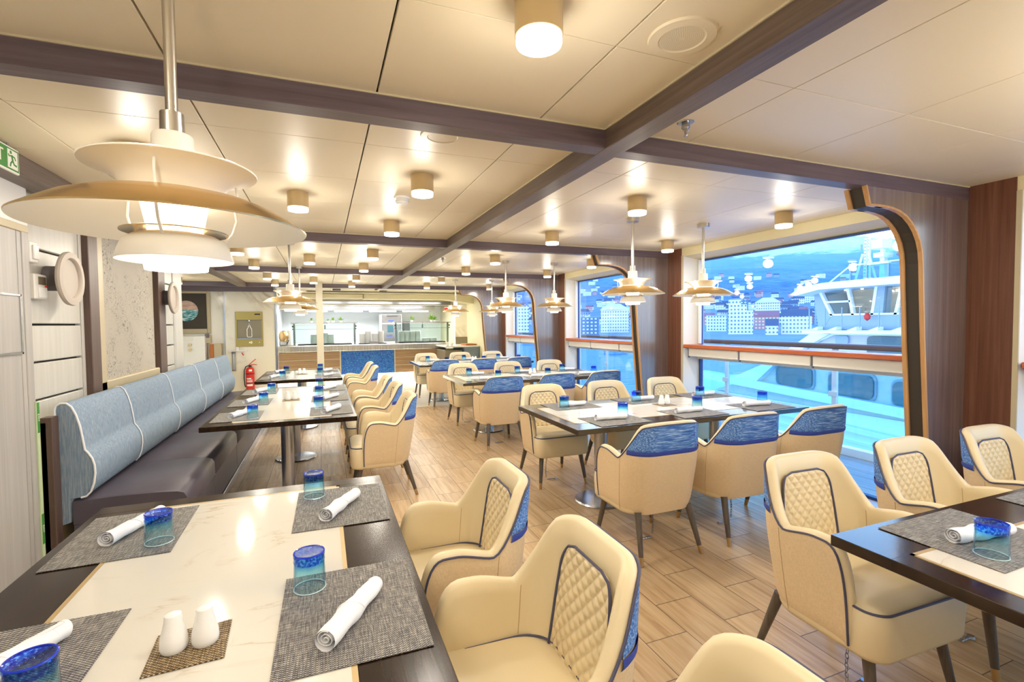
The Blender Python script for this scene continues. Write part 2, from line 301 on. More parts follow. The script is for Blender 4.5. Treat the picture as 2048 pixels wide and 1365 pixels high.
# ------------------------------------------------------------------ mesh helpers
class MB:
    def __init__(s): s.v = []; s.f = []; s.m = []; s.sm = []
    def add(s, vs, fs, mi=0, smooth=False):
        o = len(s.v); s.v += [tuple(v) for v in vs]
        for f in fs: s.f.append(tuple(o + i for i in f)); s.m.append(mi); s.sm.append(smooth)
        return s
    def box(s, x0, x1, y0, y1, z0, z1, mi=0):
        vs = [(x, y, z) for z in (z0, z1) for y in (y0, y1) for x in (x0, x1)]
        return s.add(vs, [(0, 2, 3, 1), (4, 5, 7, 6), (0, 1, 5, 4), (2, 6, 7, 3), (0, 4, 6, 2), (1, 3, 7, 5)], mi)
    def cbox(s, x0, x1, y0, y1, z0, z1, b=0.01, mi=0):
        """box with chamfered edges"""
        vs = []; ids = {}
        X = (x0, x1); Y = (y0, y1); Z = (z0, z1); B = (b, -b)
        for i in (0, 1):
            for j in (0, 1):
                for k in (0, 1):
                    for a in range(3):
                        p = [X[i] + (B[i] if a != 0 else 0), Y[j] + (B[j] if a != 1 else 0), Z[k] + (B[k] if a != 2 else 0)]
                        ids[(i, j, k, a)] = len(vs); vs.append(tuple(p))
        fs = []
        g = lambda *t: ids[t]
        fs.append((g(0,0,0,0), g(0,0,1,0), g(0,1,1,0), g(0,1,0,0))); fs.append((g(1,0,0,0), g(1,1,0,0), g(1,1,1,0), g(1,0,1,0)))
        fs.append((g(0,0,0,1), g(1,0,0,1), g(1,0,1,1), g(0,0,1,1))); fs.append((g(0,1,0,1), g(0,1,1,1), g(1,1,1,1), g(1,1,0,1)))
        fs.append((g(0,0,0,2), g(0,1,0,2), g(1,1,0,2), g(1,0,0,2))); fs.append((g(0,0,1,2), g(1,0,1,2), g(1,1,1,2), g(0,1,1,2)))
        for j in (0, 1):
            for k in (0, 1): fs.append((g(0,j,k,1), g(1,j,k,1), g(1,j,k,2), g(0,j,k,2)))
        for i in (0, 1):
            for k in (0, 1): fs.append((g(i,0,k,0), g(i,1,k,0), g(i,1,k,2), g(i,0,k,2)))
        for i in (0, 1):
            for j in (0, 1): fs.append((g(i,j,0,0), g(i,j,1,0), g(i,j,1,1), g(i,j,0,1)))
        for i in (0, 1):
            for j in (0, 1):
                for k in (0, 1): fs.append((g(i,j,k,0), g(i,j,k,1), g(i,j,k,2)))
        return s.add(vs, fs, mi)
    def cyl(s, p0, p1, r0, r1=None, n=20, mi=0, caps=True):
        r1 = r0 if r1 is None else r1
        p0 = Vector(p0); p1 = Vector(p1); d = (p1 - p0).normalized()
        a = Vector((1, 0, 0)) if abs(d.x) < 0.8 else Vector((0, 1, 0)); u = d.cross(a).normalized(); w = d.cross(u)
        vs = []
        for p, r in ((p0, r0), (p1, r1)):
            for k in range(n):
                t = 2 * PI * k / n; vs.append(tuple(p + u * (r * math.cos(t)) + w * (r * math.sin(t))))
        s.add(vs, [(k, (k + 1) % n, n + (k + 1) % n, n + k) for k in range(n)], mi, True)
        if caps: s.add(vs, [tuple(reversed(range(n))), tuple(range(n, 2 * n))], mi)
        return s
    def lathe(s, prof, n=40, c=(0, 0, 0), mi=0, mis=None, sx=1.0, sy=1.0):
        """prof: list of (r,z); optional material per segment"""
        vs = []
        for r, z in prof:
            for k in range(n):
                t = 2 * PI * k / n; vs.append((c[0] + r * sx * math.cos(t), c[1] + r * sy * math.sin(t), c[2] + z))
        for i in range(len(prof) - 1):
            fs = [(i * n + k, i * n + (k + 1) % n, (i + 1) * n + (k + 1) % n, (i + 1) * n + k) for k in range(n)]
            o = len(s.v) if i == 0 else o
            if i == 0: s.v += vs
            for f in fs: s.f.append(tuple(o + q for q in f)); s.m.append(mis[i] if mis else mi); s.sm.append(True)
        return s
    def tube(s, pts, r, n=8, mi=0, closed=False, caps=True):
        P = [Vector(p) for p in pts]; m = len(P); vs = []; up = None
        for i in range(m):
            a = P[i - 1] if (i > 0 or closed) else P[i]; b = P[(i + 1) % m] if (i < m - 1 or closed) else P[i]
            d = (b - a).normalized() if (b - a).length > 1e-9 else Vector((0, 0, 1))
            if up is None:
                q = Vector((0, 0, 1)) if abs(d.z) < 0.9 else Vector((1, 0, 0)); up = d.cross(q).normalized()
            up = (up - d * up.dot(d)); up = up.normalized() if up.length > 1e-6 else Vector((1, 0, 0)); w = d.cross(up)
            rr = r[i] if isinstance(r, (list, tuple)) else r
            for k in range(n):
                t = 2 * PI * k / n; vs.append(tuple(P[i] + up * (rr * math.cos(t)) + w * (rr * math.sin(t))))
        L = m if closed else m - 1
        fs = [(i * n + k, i * n + (k + 1) % n, ((i + 1) % m) * n + (k + 1) % n, ((i + 1) % m) * n + k) for i in range(L) for k in range(n)]
        s.add(vs, fs, mi, True)
        if caps and not closed: s.add(vs, [tuple(reversed(range(n))), tuple((m - 1) * n + k for k in range(n))], mi)
        return s
    def grid(s, fn, nu, nv, mi=0, smooth=True, flip=False):
        vs = [fn(i / nu, j / nv) for i in range(nu + 1) for j in range(nv + 1)]
        fs = []
        for i in range(nu):
            for j in range(nv):
                q = (i * (nv + 1) + j, (i + 1) * (nv + 1) + j, (i + 1) * (nv + 1) + j + 1, i * (nv + 1) + j + 1)
                fs.append(tuple(reversed(q)) if flip else q)
        return s.add(vs, fs, mi, smooth)
    def prism(s, poly, a0, a1, axis='x', mi=0, smooth_side=False):
        """poly in the plane perpendicular to axis: 'x'->(y,z) 'y'->(x,z) 'z'->(x,y)"""
        def P(p, a): return {'x': (a, p[0], p[1]), 'y': (p[0], a, p[1]), 'z': (p[0], p[1], a)}[axis]
        n = len(poly); vs = [P(p, a0) for p in poly] + [P(p, a1) for p in poly]
        s.add(vs, [(k, (k + 1) % n, n + (k + 1) % n, n + k) for k in range(n)], mi, smooth_side)
        return s.add(vs, [tuple(reversed(range(n))), tuple(range(n, 2 * n))], mi)
    def obj(s, name, mats, parent=None, loc=None, rot=None, recalc=True, angle=35):
        me = bpy.data.meshes.new(name); me.from_pydata(s.v, [], s.f)
        if isinstance(mats, str): mats = [mats]
        for m in mats: me.materials.append(MATS[m])
        me.polygons.foreach_set('material_index', s.m); me.polygons.foreach_set('use_smooth', s.sm)
        if recalc:
            import bmesh
            b = bmesh.new(); b.from_mesh(me); bmesh.ops.remove_doubles(b, verts=b.verts, dist=1e-6); bmesh.ops.recalc_face_normals(b, faces=b.faces); b.to_mesh(me); b.free()
        if any(s.sm):
            try: me.set_sharp_from_angle(angle=math.radians(angle))
            except Exception: pass
        o = bpy.data.objects.new(name, me); COL.objects.link(o)
        if parent: o.parent = parent
        if loc: o.location = loc
        if rot: o.rotation_euler = rot
        return o
def tag(o, label=None, cat=None, group=None, kind=None):
    if label: o['label'] = label
    if cat: o['category'] = cat
    if group: o['group'] = group
    if kind: o['kind'] = kind
    return o
def empty(name, label, cat, loc=(0, 0, 0), rz=0.0, group=None):
    o = bpy.data.objects.new(name, None); COL.objects.link(o); o.location = loc; o.rotation_euler = (0, 0, rz); o.empty_display_size = 0.1
    return tag(o, label, cat, group)
def struct(o): o['kind'] = 'structure'; return o
KIDS = {}
def copy_tree(o, loc, rz=0.0, label=None, group=None):
    def rec(a, par):
        c = a.copy(); COL.objects.link(c); c.parent = par
        for ch in a.children: rec(ch, c)
        return c
    c = rec(o, None); c.location = loc; c.rotation_euler = (0, 0, rz)
    if label: c['label'] = label
    if group: c['group'] = group
    return c
def text(name, body, size, mat, parent=None, loc=(0, 0, 0), rot=(0, 0, 0), ext=0.001, align='CENTER'):
    cu = bpy.data.curves.new(name, 'FONT'); cu.body = body; cu.size = size; cu.extrude = ext; cu.align_x = align; cu.align_y = 'CENTER'
    cu.materials.append(MATS[mat]); o = bpy.data.objects.new(name, cu); COL.objects.link(o)
    if parent: o.parent = parent
    bpy.context.view_layer.update()
    me = bpy.data.meshes.new_from_object(o); bpy.data.objects.remove(o); o = bpy.data.objects.new(name, me); COL.objects.link(o)
    if parent: o.parent = parent
    o.location = loc; o.rotation_euler = rot; return o
# ================================================================== ROOM SHELL
ZC = 2.36; XW = 3.95; XL = -1.50
YB = [1.88 + 2.95 * k for k in range(-2, 4)]        # fronts of the cross beams: -4.02 -1.07 1.88 4.83 7.78 10.73
Y0, Y1 = -2.6, 17.2
ZB = 2.275
LBX0, LBX1 = 1.19, 1.295

def build_floor():
    b = MB(); b.box(XL - 2.2, XW + 0.28, Y0, 8.75, -0.06, 0); o = struct(b.obj('floor', 'floor_tile'))
    b = MB(); b.box(XL - 2.2, XW + 0.28, 8.75, Y1, -0.06, 0.0); o = struct(b.obj('floor_galley', 'kitchen_floor'))
build_floor()

def build_ceiling():
    b = MB(); b.box(XL - 2.2, XW + 0.3, Y0, Y1, ZC + 0.022, ZC + 0.1); struct(b.obj('ceiling_backing', 'ceiling_gap'))
    b = MB(); c = MB()
    xsL = [-3.7, -2.42, -1.766, -1.105, -0.448, 0.207, 0.872, LBX0 + 0.01]; xsR = [LBX1 - 0.01, 1.646, 2.306, 2.966, 3.64, XW]
    for k in range(len(YB)):
        y0 = YB[k] + 0.085; y1 = YB[k + 1] + 0.005 if k + 1 < len(YB) else 12.6
        ys = [y0, YB[k] + 0.545, YB[k] + 1.155, YB[k] + 1.77, YB[k] + 2.385, y1] if k + 1 < len(YB) else [y0, y1]
        ys = [max(v, Y0) for v in ys]
        for xs in (xsL, xsR):
            for i in range(len(xs) - 1):
                for j in range(len(ys) - 1):
                    if ys[j + 1] - ys[j] < 0.05: continue
                    gx = 0.0035 if xs is xsL else 0.0018
                    gx0 = gx if i else 0; b.cbox(xs[i] + gx, xs[i + 1] - gx, ys[j] + 0.0016, ys[j + 1] - 0.0016, ZC, ZC + 0.02, 0.0012)
    b.box(XL - 2.2, XW, 12.6, Y1, ZC, ZC + 0.02)
    struct(b.obj('ceiling', 'ceiling_panel'))
    # pale bead along every beam
    for k in range(1, len(YB)):
        for (xa, xb) in ((XL, LBX0), (LBX1, XW)):
            c.box(xa, xb, YB[k] - 0.006, YB[k] + 0.0, ZC - 0.006, ZC)
            c.box(xa, xb, YB[k] + 0.09, YB[k] + 0.096, ZC - 0.006, ZC)
    c.box(LBX0 - 0.006, LBX0, Y0, YB[-1], ZC - 0.006, ZC); c.box(LBX1, LBX1 + 0.006, Y0, YB[-1], ZC - 0.006, ZC)
    struct(c.obj('trim_1', 'cream_edge'))
build_ceiling()
def build_beams():
    b = MB(); b.cbox(LBX0, LBX1, Y0, YB[-1], ZB - 0.002, ZC, 0.003)
    tag(b.obj('ceiling_beam', 'beam_wood_y'), 'long brown wooden ceiling beam running away from the camera', 'ceiling beam')
    names = ['nearest the camera', 'second from the camera', 'third from the camera', 'farthest, just before the galley']
    for k in range(2, len(YB)):
        b = MB(); b.cbox(XL - (2.2 if k > 3 else 0), XW, YB[k], YB[k] + 0.09, ZB, ZC, 0.003)
        tag(b.obj('ceiling_beam', 'beam_wood_x'), 'dark cross beam on the ceiling, ' + names[k - 2], 'ceiling beam', 'cross beams of the ceiling')
    b = MB(); b.cbox(XL - 0.01, XL + 0.13, Y0, YB[-1], ZB - 0.01, ZC, 0.003)
    tag(b.obj('ceiling_beam', 'beam_wood_y'), 'dark edge beam under the ceiling along the left wall, above the bench', 'ceiling beam')
build_beams()

# ------------------------------------------------------------------ window wall on the right
WEB = [(2.93, ZB), (2.97, 2.165), (3.02, 2.163), (3.10, 2.163), (3.17, 2.158), (3.24, 2.145), (3.30, 2.122), (3.355, 2.085), (3.40, 2.04), (3.435, 1.985), (3.458, 1.92), (3.468, 1.85), (3.478, 1.68), (3.50, 1.36), (3.525, 1.08), (3.555, 0.75), (3.585, 0.42), (3.62, 0.0)]
def build_webs():
    pos = ['nearest the camera', 'second along the window wall', 'third along the window wall', 'last, beside the galley']
    for k in range(2, len(YB)):
        y = YB[k]
        t = empty('wall_web_panel', 'tall dark wood panel with a curved cut edge between windows, ' + pos[k - 2], 'wall panel', (XW, y, 0), 0, 'curved wood panels between the windows')
        inset = [(x + 0.014 - XW, z) for x, z in WEB]
        b = MB(); b.prism(inset + [(0, 0), (0, ZB)], 0.022, 0.098, 'y'); b.obj('core', 'opening_dark', t)
        outl = [(x + 0.012 - XW, z) for x, z in WEB] + [(0, 0), (0, ZB)]
        b = MB(); b.prism(outl, 0.0, 0.022, 'y'); b.prism(outl, 0.098, 0.12, 'y'); b.obj('face_board', 'panel_wood', t)
        b = MB()
        for (a0, a1) in ((-0.004, 0.02), (0.1, 0.124)):
            n = len(WEB); vs = []
            for i, (x, z) in enumerate(WEB):
                p = WEB[max(i - 1, 0)]; q = WEB[min(i + 1, n - 1)]; dx, dz = q[0] - p[0], q[1] - p[1]; L = math.hypot(dx, dz); nx, nz = -dz / L * -1, dx / L * -1
                # offset toward the wood side
                ox, oz = -dz / L, dx / L
                for yy in (a0, a1):
                    vs.append((x - XW, yy, z)); vs.append((x + ox * 0.013 - XW, yy, z + oz * 0.013))
            fs = []
            for i in range(n - 1):
                o = i * 4; p = (i + 1) * 4
                fs += [(o, p, p + 2, o + 2), (o + 1, o + 3, p + 3, p + 1), (o, o + 1, p + 1, p), (o + 2, p + 2, p + 3, o + 3)]
            b.add(vs, fs)
        b.obj('edge_trim', 'oak_trim', t)
build_webs()
def build_window_wall():
    # windows lie between the beam planes; opening from YB[k]+0.12 to YB[k+1]-0.25
    XG = XW + 0.2
    zs, zh = 1.235, 2.255
    W = MB(); J = MB(); S = MB(); F = MB(); side = MB()
    for k in range(0, len(YB) - 1):
        a = YB[k] + 0.30; b_ = YB[k + 1] - 0.26
        if b_ < Y0: continue
        a = max(a, Y0)
        # header
        W.prism([(XW, ZC), (XW, zh + 0.01), (XG + 0.02, zh - 0.035), (XG + 0.1, zh - 0.035), (XG + 0.1, ZC)], a, b_, 'y')
        # jambs
        J.prism([(XW, b_), (XG + 0.05, b_ - 0.06), (XG + 0.05, b_ + 0.03), (XW, b_ + 0.03)], 0, zh + 0.02, 'z')
        J.prism([(XW, a), (XG + 0.05, a + 0.06), (XG + 0.05, a - 0.03), (XW, a - 0.03)], 0, zh + 0.02, 'z')
        # pane
        g = MB(); g.box(XG, XG + 0.008, a + 0.05, b_ - 0.05, 0.06, zh - 0.02)
        o = struct(g.obj('window_%d' % (k + 1), 'window_glass'))
        fr = MB(); zz = zh - 0.035
        fr.box(XG - 0.012, XG + 0.03, b_ - 0.075, b_ - 0.055, 0.03, zz); fr.box(XG - 0.012, XG + 0.03, a + 0.055, a + 0.075, 0.03, zz)
        fr.box(XG - 0.012, XG + 0.03, a + 0.055, b_ - 0.055, zz - 0.016, zz); fr.box(XG - 0.02, XG + 0.03, a + 0.055, b_ - 0.055, 0.03, 0.06)
        f = fr.obj('window_frame', 'navy_frame', o)
        m = MB(); m.box(XG - 0.03, XG + 0.03, a + 0.05, b_ - 0.05, 1.06, 1.165); m.cbox(XG - 0.05, XG - 0.012, b_ - 0.10, b_ - 0.078, 1.24, zz, 0.004); m.obj('window_mullion', 'white_paint', o)
        m = MB(); m.box(XW - 0.012, XG + 0.05, a, b_, 0.0, 0.035); m.obj('window_threshold', 'skirt_white', o)
        # sill board with blind boxes below it
        s_ = empty('window_sill_board', ['', 'orange wooden sill board under the window behind the camera', 'orange wooden sill board at the right edge of the photo', 'orange wooden sill board under the largest window, facing the moored ship', 'orange wooden sill board under the second window, showing the water', 'orange wooden sill board under the farthest window'][k + 1], 'window sill', (XW, (a + b_) / 2, 1.2), 0, 'wooden sill boards along the window wall')
        h = (b_ - a) / 2
        m = MB(); m.cbox(-0.02, 0.2, -h + 0.02, h - 0.02, -0.005, 0.035, 0.006); m.obj('board', 'sill_wood', s_)
        segs = [(-h + 0.07, -h / 3 - 0.012), (-h / 3 + 0.012, h / 3 - 0.012), (h / 3 + 0.012, h - 0.07)]
        for (p, q) in segs:
            m = MB(); m.cbox(0.02, 0.07, p, q, -0.10, -0.006, 0.004); m.obj('blind_box', 'white_plastic', s_)
        for p in (-h / 3, h / 3, h - 0.055):
            m = MB(); m.cbox(0.03, 0.05, p - 0.006, p + 0.006, -0.12, -0.006, 0.002); m.obj('latch', 'steel_dark', s_)
    # piers between windows
    for k in range(1, len(YB)):
        p0 = YB[k] - 0.26; p1 = YB[k] + 0.30
        W.box(XW, XW + 0.3, p0, p1, 0, ZC + 0.05)
        side.box(XW - 0.006, XW + 0.001, YB[k] - 0.235, YB[k] - 0.001, 0, ZC)
        F.box(XW - 0.009, XW + 0.002, YB[k] - 0.262, YB[k] - 0.236, 0, zh + 0.02)
    W.box(XW, XW + 0.3, YB[-1] + 0.3, Y1, 0, ZC + 0.05)
    struct(W.obj('wall_right', 'soffit_cream')); struct(J.obj('trim_2', 'white_paint')); struct(F.obj('trim_3', 'cream_edge')); struct(side.obj('trim_4', 'side_wood'))
build_window_wall()

# ------------------------------------------------------------------ left wall, back wall
def build_left_wall():
    b = MB(); b.box(XL - 0.4, XL - 0.09, 3.4, 6.75, 0, ZC + 0.05); b.box(XL - 0.4, XL - 0.09, Y0, 3.4, 0, ZC + 0.05)
    struct(b.obj('wall_left', 'white_paint'))
    # smooth grey wood locker fronts near the camera
    t = empty('locker_panel', 'tall pale grey wood wall panel at the left edge, ending beside the bench', 'wall panel', (XL, 3.3, 0))
    b = MB(); b.cbox(-0.09, 0.0, -5.8, 0.10, 0.08, 2.02, 0.003); b.box(-0.02, 0.002, 0.055, 0.058, 0.08, 2.02); b.obj('panel', 'locker_wood', t)
    b = MB(); b.cbox(-0.09, 0.004, 0.10, 0.165, 0.0, 2.06, 0.003); b.obj('corner_post', 'locker_wood', t)
    b = MB(); b.box(-0.09, 0.002, -5.8, 0.10, 0.0, 0.08); b.obj('kick_plate', 'opening_dark', t)
    b = MB(); b.cbox(-0.09, 0.006, -5.8, 0.165, 2.02, 2.06, 0.003); b.obj('top_rail', 'cream_edge', t)
    h = MB(); h.box(-0.004, 0.003, -0.6, 0.052, 1.375, 1.67); hh = h.obj('hatch', 'locker_wood', t)
    h = MB()
    for (y0, y1, z0, z1) in ((-0.62, 0.064, 1.67, 1.68), (-0.62, 0.064, 1.362, 1.372), (0.052, 0.064, 1.362, 1.68)): h.box(-0.004, 0.008, y0, y1, z0, z1)
    h.obj('hatch_frame', 'steel', hh)
    b = MB(); b.box(XL - 0.09, XL - 0.0, Y0, 3.47, 2.06, ZB - 0.01); struct(b.obj('trim_5', 'white_paint'))
    # louvre board wall
    def louvre(name, y0, y1, zs, label):
        t = empty(name, label, 'wall panel', (XL - 0.09, (y0 + y1) / 2, 0), 0, 'white grooved wall panels above the bench'); h = (y1 - y0) / 2
        b = MB(); b.box(0, 0.012, -h, h, 0, ZC); b.obj('backing', 'dark_seam', t)
        for i in range(len(zs) - 1):
            b = MB(); b.cbox(0.0, 0.042, -h + 0.02, h - 0.02, zs[i] + 0.006, zs[i + 1] - 0.006, 0.005); b.obj('board', 'louver_white', t)
        for sgn in (-1, 1):
            b = MB(); b.cbox(0.0, 0.05, sgn * h - 0.02, sgn * h + 0.02, 0, ZC, 0.003); b.obj('stile', 'louver_white', t)
    zs = [0.0, 0.42, 0.64, 0.86, 1.08, 1.30, 1.52, 1.74, 1.96, 2.18, ZC]
    louvre('louvre_wall', 3.49, 4.20, zs, 'white grooved wall panel between locker and framed line drawing')
    louvre('louvre_wall', 5.98, 6.42, zs, 'narrow white grooved wall panel past the framed line drawing')
    b = MB(); b.box(XL - 0.42, XL - 0.04, 6.42, 6.75, 0, ZC); struct(b.obj('wall_left_end', 'louver_white'))
    # framed art: dark posts, cream frame, art panel
    for (y0, y1, lab) in ((4.21, 4.36, 'dark wooden wall post left of the framed line drawing'), (5.74, 5.95, 'dark wooden wall post right of the framed line drawing')):
        b = MB(); b.cbox(XL - 0.09, XL + 0.0, y0, y1, 0, ZB, 0.004); tag(b.obj('wall_post', 'post_wood'), lab, 'post')
    t = empty('framed_line_drawing', 'tall pale wall artwork of fine grey line drawing in a cream frame', 'artwork', (XL - 0.05, 5.0, 1.6))
    b = MB(); b.box(0.002, 0.012, -0.56, 0.70, -0.5, 0.64); b.obj('art_panel', 'line_art_panel', t)
    b = MB()
    for (y0, y1, z0, z1) in ((-0.64, -0.54, -0.58, 0.66), (-0.64, 0.72, -0.58, -0.5), (-0.54, 0.72, 0.62, 0.66)): b.cbox(-0.03, 0.045, y0, y1, z0, z1, 0.008)
    b.obj('picture_frame', 'frame_cream', t)
    b = MB(); b.box(XL - 0.09, XL - 0.05, 4.27, 5.72, 0, ZC); struct(b.obj('wall_left_art', 'cream_edge'))
    # ledge behind the bench back
    b = MB(); b.cbox(XL - 0.09, XL + 0.03, 3.50, 6.42, 0.0, 0.965, 0.004); tag(b.obj('wall_ledge', 'cream_edge'), 'narrow cream ledge on the wall right behind the bench back', 'ledge')
    b = MB(); b.box(XL - 0.3, XW + 0.3, Y0 - 0.1, Y0, 0, ZC + 0.05); struct(b.obj('wall_rear', 'louver_white'))
build_left_wall()

# ================================================================== CHAIR
CA, CRAD, CYF, CYB = 0.285, 0.165, 0.185, -0.225
def chair_plan():
    """s -> (x,y,nx,ny) on outer plan; from left front tip round the back to right front tip"""
    segs = []
    L1 = CYF - (CYB + CRAD); A = CRAD * PI / 2; L2 = 2 * (CA - CRAD)
    tot = 2 * L1 + 2 * A + L2
    def f(s):
        if s < L1: return (-CA, CYF - s, -1, 0)
        s -= L1
        if s < A:
            t = s / CRAD; return (-CA + CRAD - CRAD * math.cos(t), CYB + CRAD - CRAD * math.sin(t), -math.cos(t), -math.sin(t))
        s -= A
        if s < L2: return (-CA + CRAD + s, CYB, 0, -1)
        s -= L2
        if s < A:
            t = s / CRAD; return (CA - CRAD + CRAD * math.sin(t), CYB + CRAD - CRAD * math.cos(t), math.sin(t), -math.cos(t))
        s -= A
        return (CA, CYB + CRAD + s, 1, 0)
    return f, tot, L1
plan, PT, PL1 = chair_plan(); SC = PT / 2
ZS0 = 0.285
def sm(x): x = max(0.0, min(1.0, x)); return x * x * (3 - 2 * x)
def chair_S(s, z, d):
    s = max(0.0, min(PT, s)); x, y, nx, ny = plan(s); x -= nx * d; y -= ny * d
    u = max(0.0, min(1.0, (z - ZS0) / 0.30)); tp = 0.90 + 0.10 * math.sqrt(u)
    w = sm((0.10 - y) / 0.28)
    x *= tp
    # narrower towards the top of the back
    x *= 1 - 0.10 * sm((z - 0.60) / 0.28) * w
    y = y * (0.94 + 0.06 * u) - (0.115 * max(0.0, z - 0.32)) * w * 1.1
    return (x, y, z)
def chair_h(s):
    ds = abs(s - SC)                       # distance from back centre
    back = 0.864 - 0.018 * (min(ds, 0.3) / 0.24) ** 4
    t = sm((0.385 - ds) / 0.150)
    arm = 0.632 + 0.03 * sm((ds - 0.36) / 0.14)
    h = arm + (back - arm) * t
    e = min(s, PT - s); R = 0.10
    if e < R:
        q = 1 - e / R
        h = ZS0 + 0.02 + (h - ZS0 - 0.02) * (max(0.0, 1 - q ** 3.0)) ** (1 / 2.2)
    return h
def build_chair():
    root = empty('dining_chair', 'chair', 'chair')
    th = 0.05
    # dense columns near the tips
    cols = []; n1 = 12
    for i in range(n1): cols.append(0.10 * (i / n1) ** 2.2)
    nmid = 64
    for i in range(nmid + 1): cols.append(0.10 + (PT - 0.20) * i / nmid)
    for i in range(n1 - 1, -1, -1): cols.append(PT - 0.10 * (i / n1) ** 2.2)
    nv = 10
    b = MB(); n = len(cols)
    vs = [chair_S(s, ZS0 + (chair_h(s) - ZS0) * j / nv, 0.010 * max(0, 1 - j / 1.0)) for s in cols for j in range(nv + 1)]
    fs = [(i * (nv + 1) + j, (i + 1) * (nv + 1) + j, (i + 1) * (nv + 1) + j + 1, i * (nv + 1) + j + 1) for i in range(n - 1) for j in range(nv)]
    b.add(vs, fs, 0, True)
    # underside closing
    vs2 = []
    for s in cols: vs2.append(chair_S(s, ZS0, 0.010)); vs2.append(chair_S(s, ZS0, th + 0.03))
    b.add(vs2, [(2 * i, 2 * i + 1, 2 * i + 3, 2 * i + 2) for i in range(n - 1)], 0, True)
    b.obj('outer_shell', 'fabric_beige', root, recalc=True, angle=60)
    # leather rim and inner face
    def off(i, bulge, d):
        s = cols[i]; a = cols[max(i - 1, 0)]; c = cols[min(i + 1, n - 1)]
        ds, dz = c - a, chair_h(c) - chair_h(a); L = math.hypot(ds, dz) or 1; ns, nz = -dz / L, ds / L
        x, y, z = chair_S(s, chair_h(s), d)
        px, py, nx, ny = plan(max(0, min(PT, s))); tx, ty = -ny, nx      # tangent of plan in +s
        return (x + tx * ns * bulge, y + ty * ns * bulge, z + nz * bulge)
    b = MB(); prof = [(0.0, 0.003), (0.010, 0.007), (0.017, 0.016), (0.019, 0.026), (0.016, 0.037), (0.008, 0.047)]
    m = len(prof); nin = 9
    rows = []
    for i in range(n):
        r = [off(i, bl, d) for bl, d in prof]
        s = cols[i]; ht = chair_h(s)
        for j in range(1, nin + 1):
            z = ht + (0.40 - ht) * j / nin if ht > 0.40 else ht
            r.append(chair_S(s, z, th + 0.012 * sm(j / nin * 1.6) * (1 if abs(s - SC) < 0.3 else 0.4)))
        rows.append(r)
    w = m + nin; vs = [p for r in rows for p in r]
    b.add(vs, [(i * w + j, i * w + j + 1, (i + 1) * w + j + 1, (i + 1) * w + j) for i in range(n - 1) for j in range(w - 1)], 0, True)
    b.obj('inner_shell', 'leather_cream', root, angle=70)
    # piping on the outer edge
    b = MB(); b.tube([off(i, 0.003, -0.001) for i in range(n)], 0.0042, 8); b.obj('piping', 'piping_navy', root)
    # seam lines on the inside where arm meets back
    for sg in (-1, 1):
        s_ = SC + sg * (PT / 2 - PL1 - 0.02)
        b = MB(); b.tube([chair_S(s_, 0.30 + (chair_h(s_) - 0.012 - 0.30) * i / 16, -0.0003) for i in range(17)], 0.0011, 5); b.obj('outer_seam', 'seam_tan', root)
        b = MB(); b.tube([chair_S(s_, 0.48 + (chair_h(s_) - 0.01 - 0.48) * i / 14, th + 0.012 * sm((1 - i / 14) * 1.6) * 0.4 + 0.0003) for i in range(15)], 0.0010, 5); b.obj('inner_seam', 'seam_tan', root)
    # blue woven back panel with darker band
    b = MB(); na = 56
    ss = [SC - 0.37 + 0.74 * i / na for i in range(na + 1)]
    ss = [s for s in ss if chair_h(s) > 0.70]
    def strip(zlo, zhi, d, mat, nm, par, k=8):
        b = MB(); rows = []
        for s in ss:
            top = min(chair_h(s) - 0.001, zhi) if zhi < 0.8 else chair_h(s) - 0.001
            lo = min(zlo, top)
            rows.append([chair_S(s, lo + (top - lo) * j / k, d if 0 < j else 0.0) for j in range(k + 1)])
        vs = [p for r in rows for p in r]; w = k + 1
        b.add(vs, [(i * w + j, (i + 1) * w + j, (i + 1) * w + j + 1, i * w + j + 1) for i in range(len(rows) - 1) for j in range(k)], 0, True)
        return b.obj(nm, mat, par)
    bp = strip(0.700, 0.99, -0.004, 'weave_blue', 'back_cover', root)
    tag(bp, 'blue woven cover on the upper back')
    strip(0.672, 0.702, -0.006, 'weave_navy', 'cover_band', bp, 3)
    # quilted panel
    zq0, zq1 = 0.465, 0.812
    def hw(z):
        base = 0.160 - 0.018 * (z - zq0) / (zq1 - zq0) + 0.006
        r = 0.08; e = zq1 - z
        if e < r: base -= r - math.sqrt(max(0, r * r - (r - e) ** 2))
        return max(base, 0.001)
    def qp(a, c):
        z = zq0 + (zq1 - zq0) * (1 - (1 - c) ** 1.35); x = (2 * a - 1) * hw(z)
        P = 0.0295; u = (x + z * 0.80) / P; v = (x - z * 0.80) / P
        du = abs(math.sin(PI * u * 0.72)); dv = abs(math.sin(PI * v * 0.72)); puff = (min(du, dv)) ** 0.6
        edge = min(1.0, (1 - abs(2 * a - 1)) * 9, (zq1 - z) / 0.012)
        d = th + 0.012 + (0.002 + 0.0085 * puff) * max(0, edge) * 1.0
        p = chair_S(SC + x * 1.16, z, d); return p
    b = MB(); b.grid(qp, 64, 84, 0, True); q = b.obj('quilted_panel', 'leather_quilt', root, angle=75)
    pts = []
    for i in range(25): pts.append((-hw(zq0 + (zq1 - zq0) * i / 25), zq0 + (zq1 - zq0) * i / 25))
    k = 14
    for i in range(k + 1):
        z = zq1 - 0.0002; pts.append(((2 * i / k - 1) * hw(z), z))
    for i in range(24, -1, -1): pts.append((hw(zq0 + (zq1 - zq0) * i / 25), zq0 + (zq1 - zq0) * i / 25))
    b = MB(); b.tube([chair_S(SC + x * 1.16, z, th + 0.016) for x, z in pts], 0.0042, 8); b.obj('panel_piping', 'piping_navy', q)
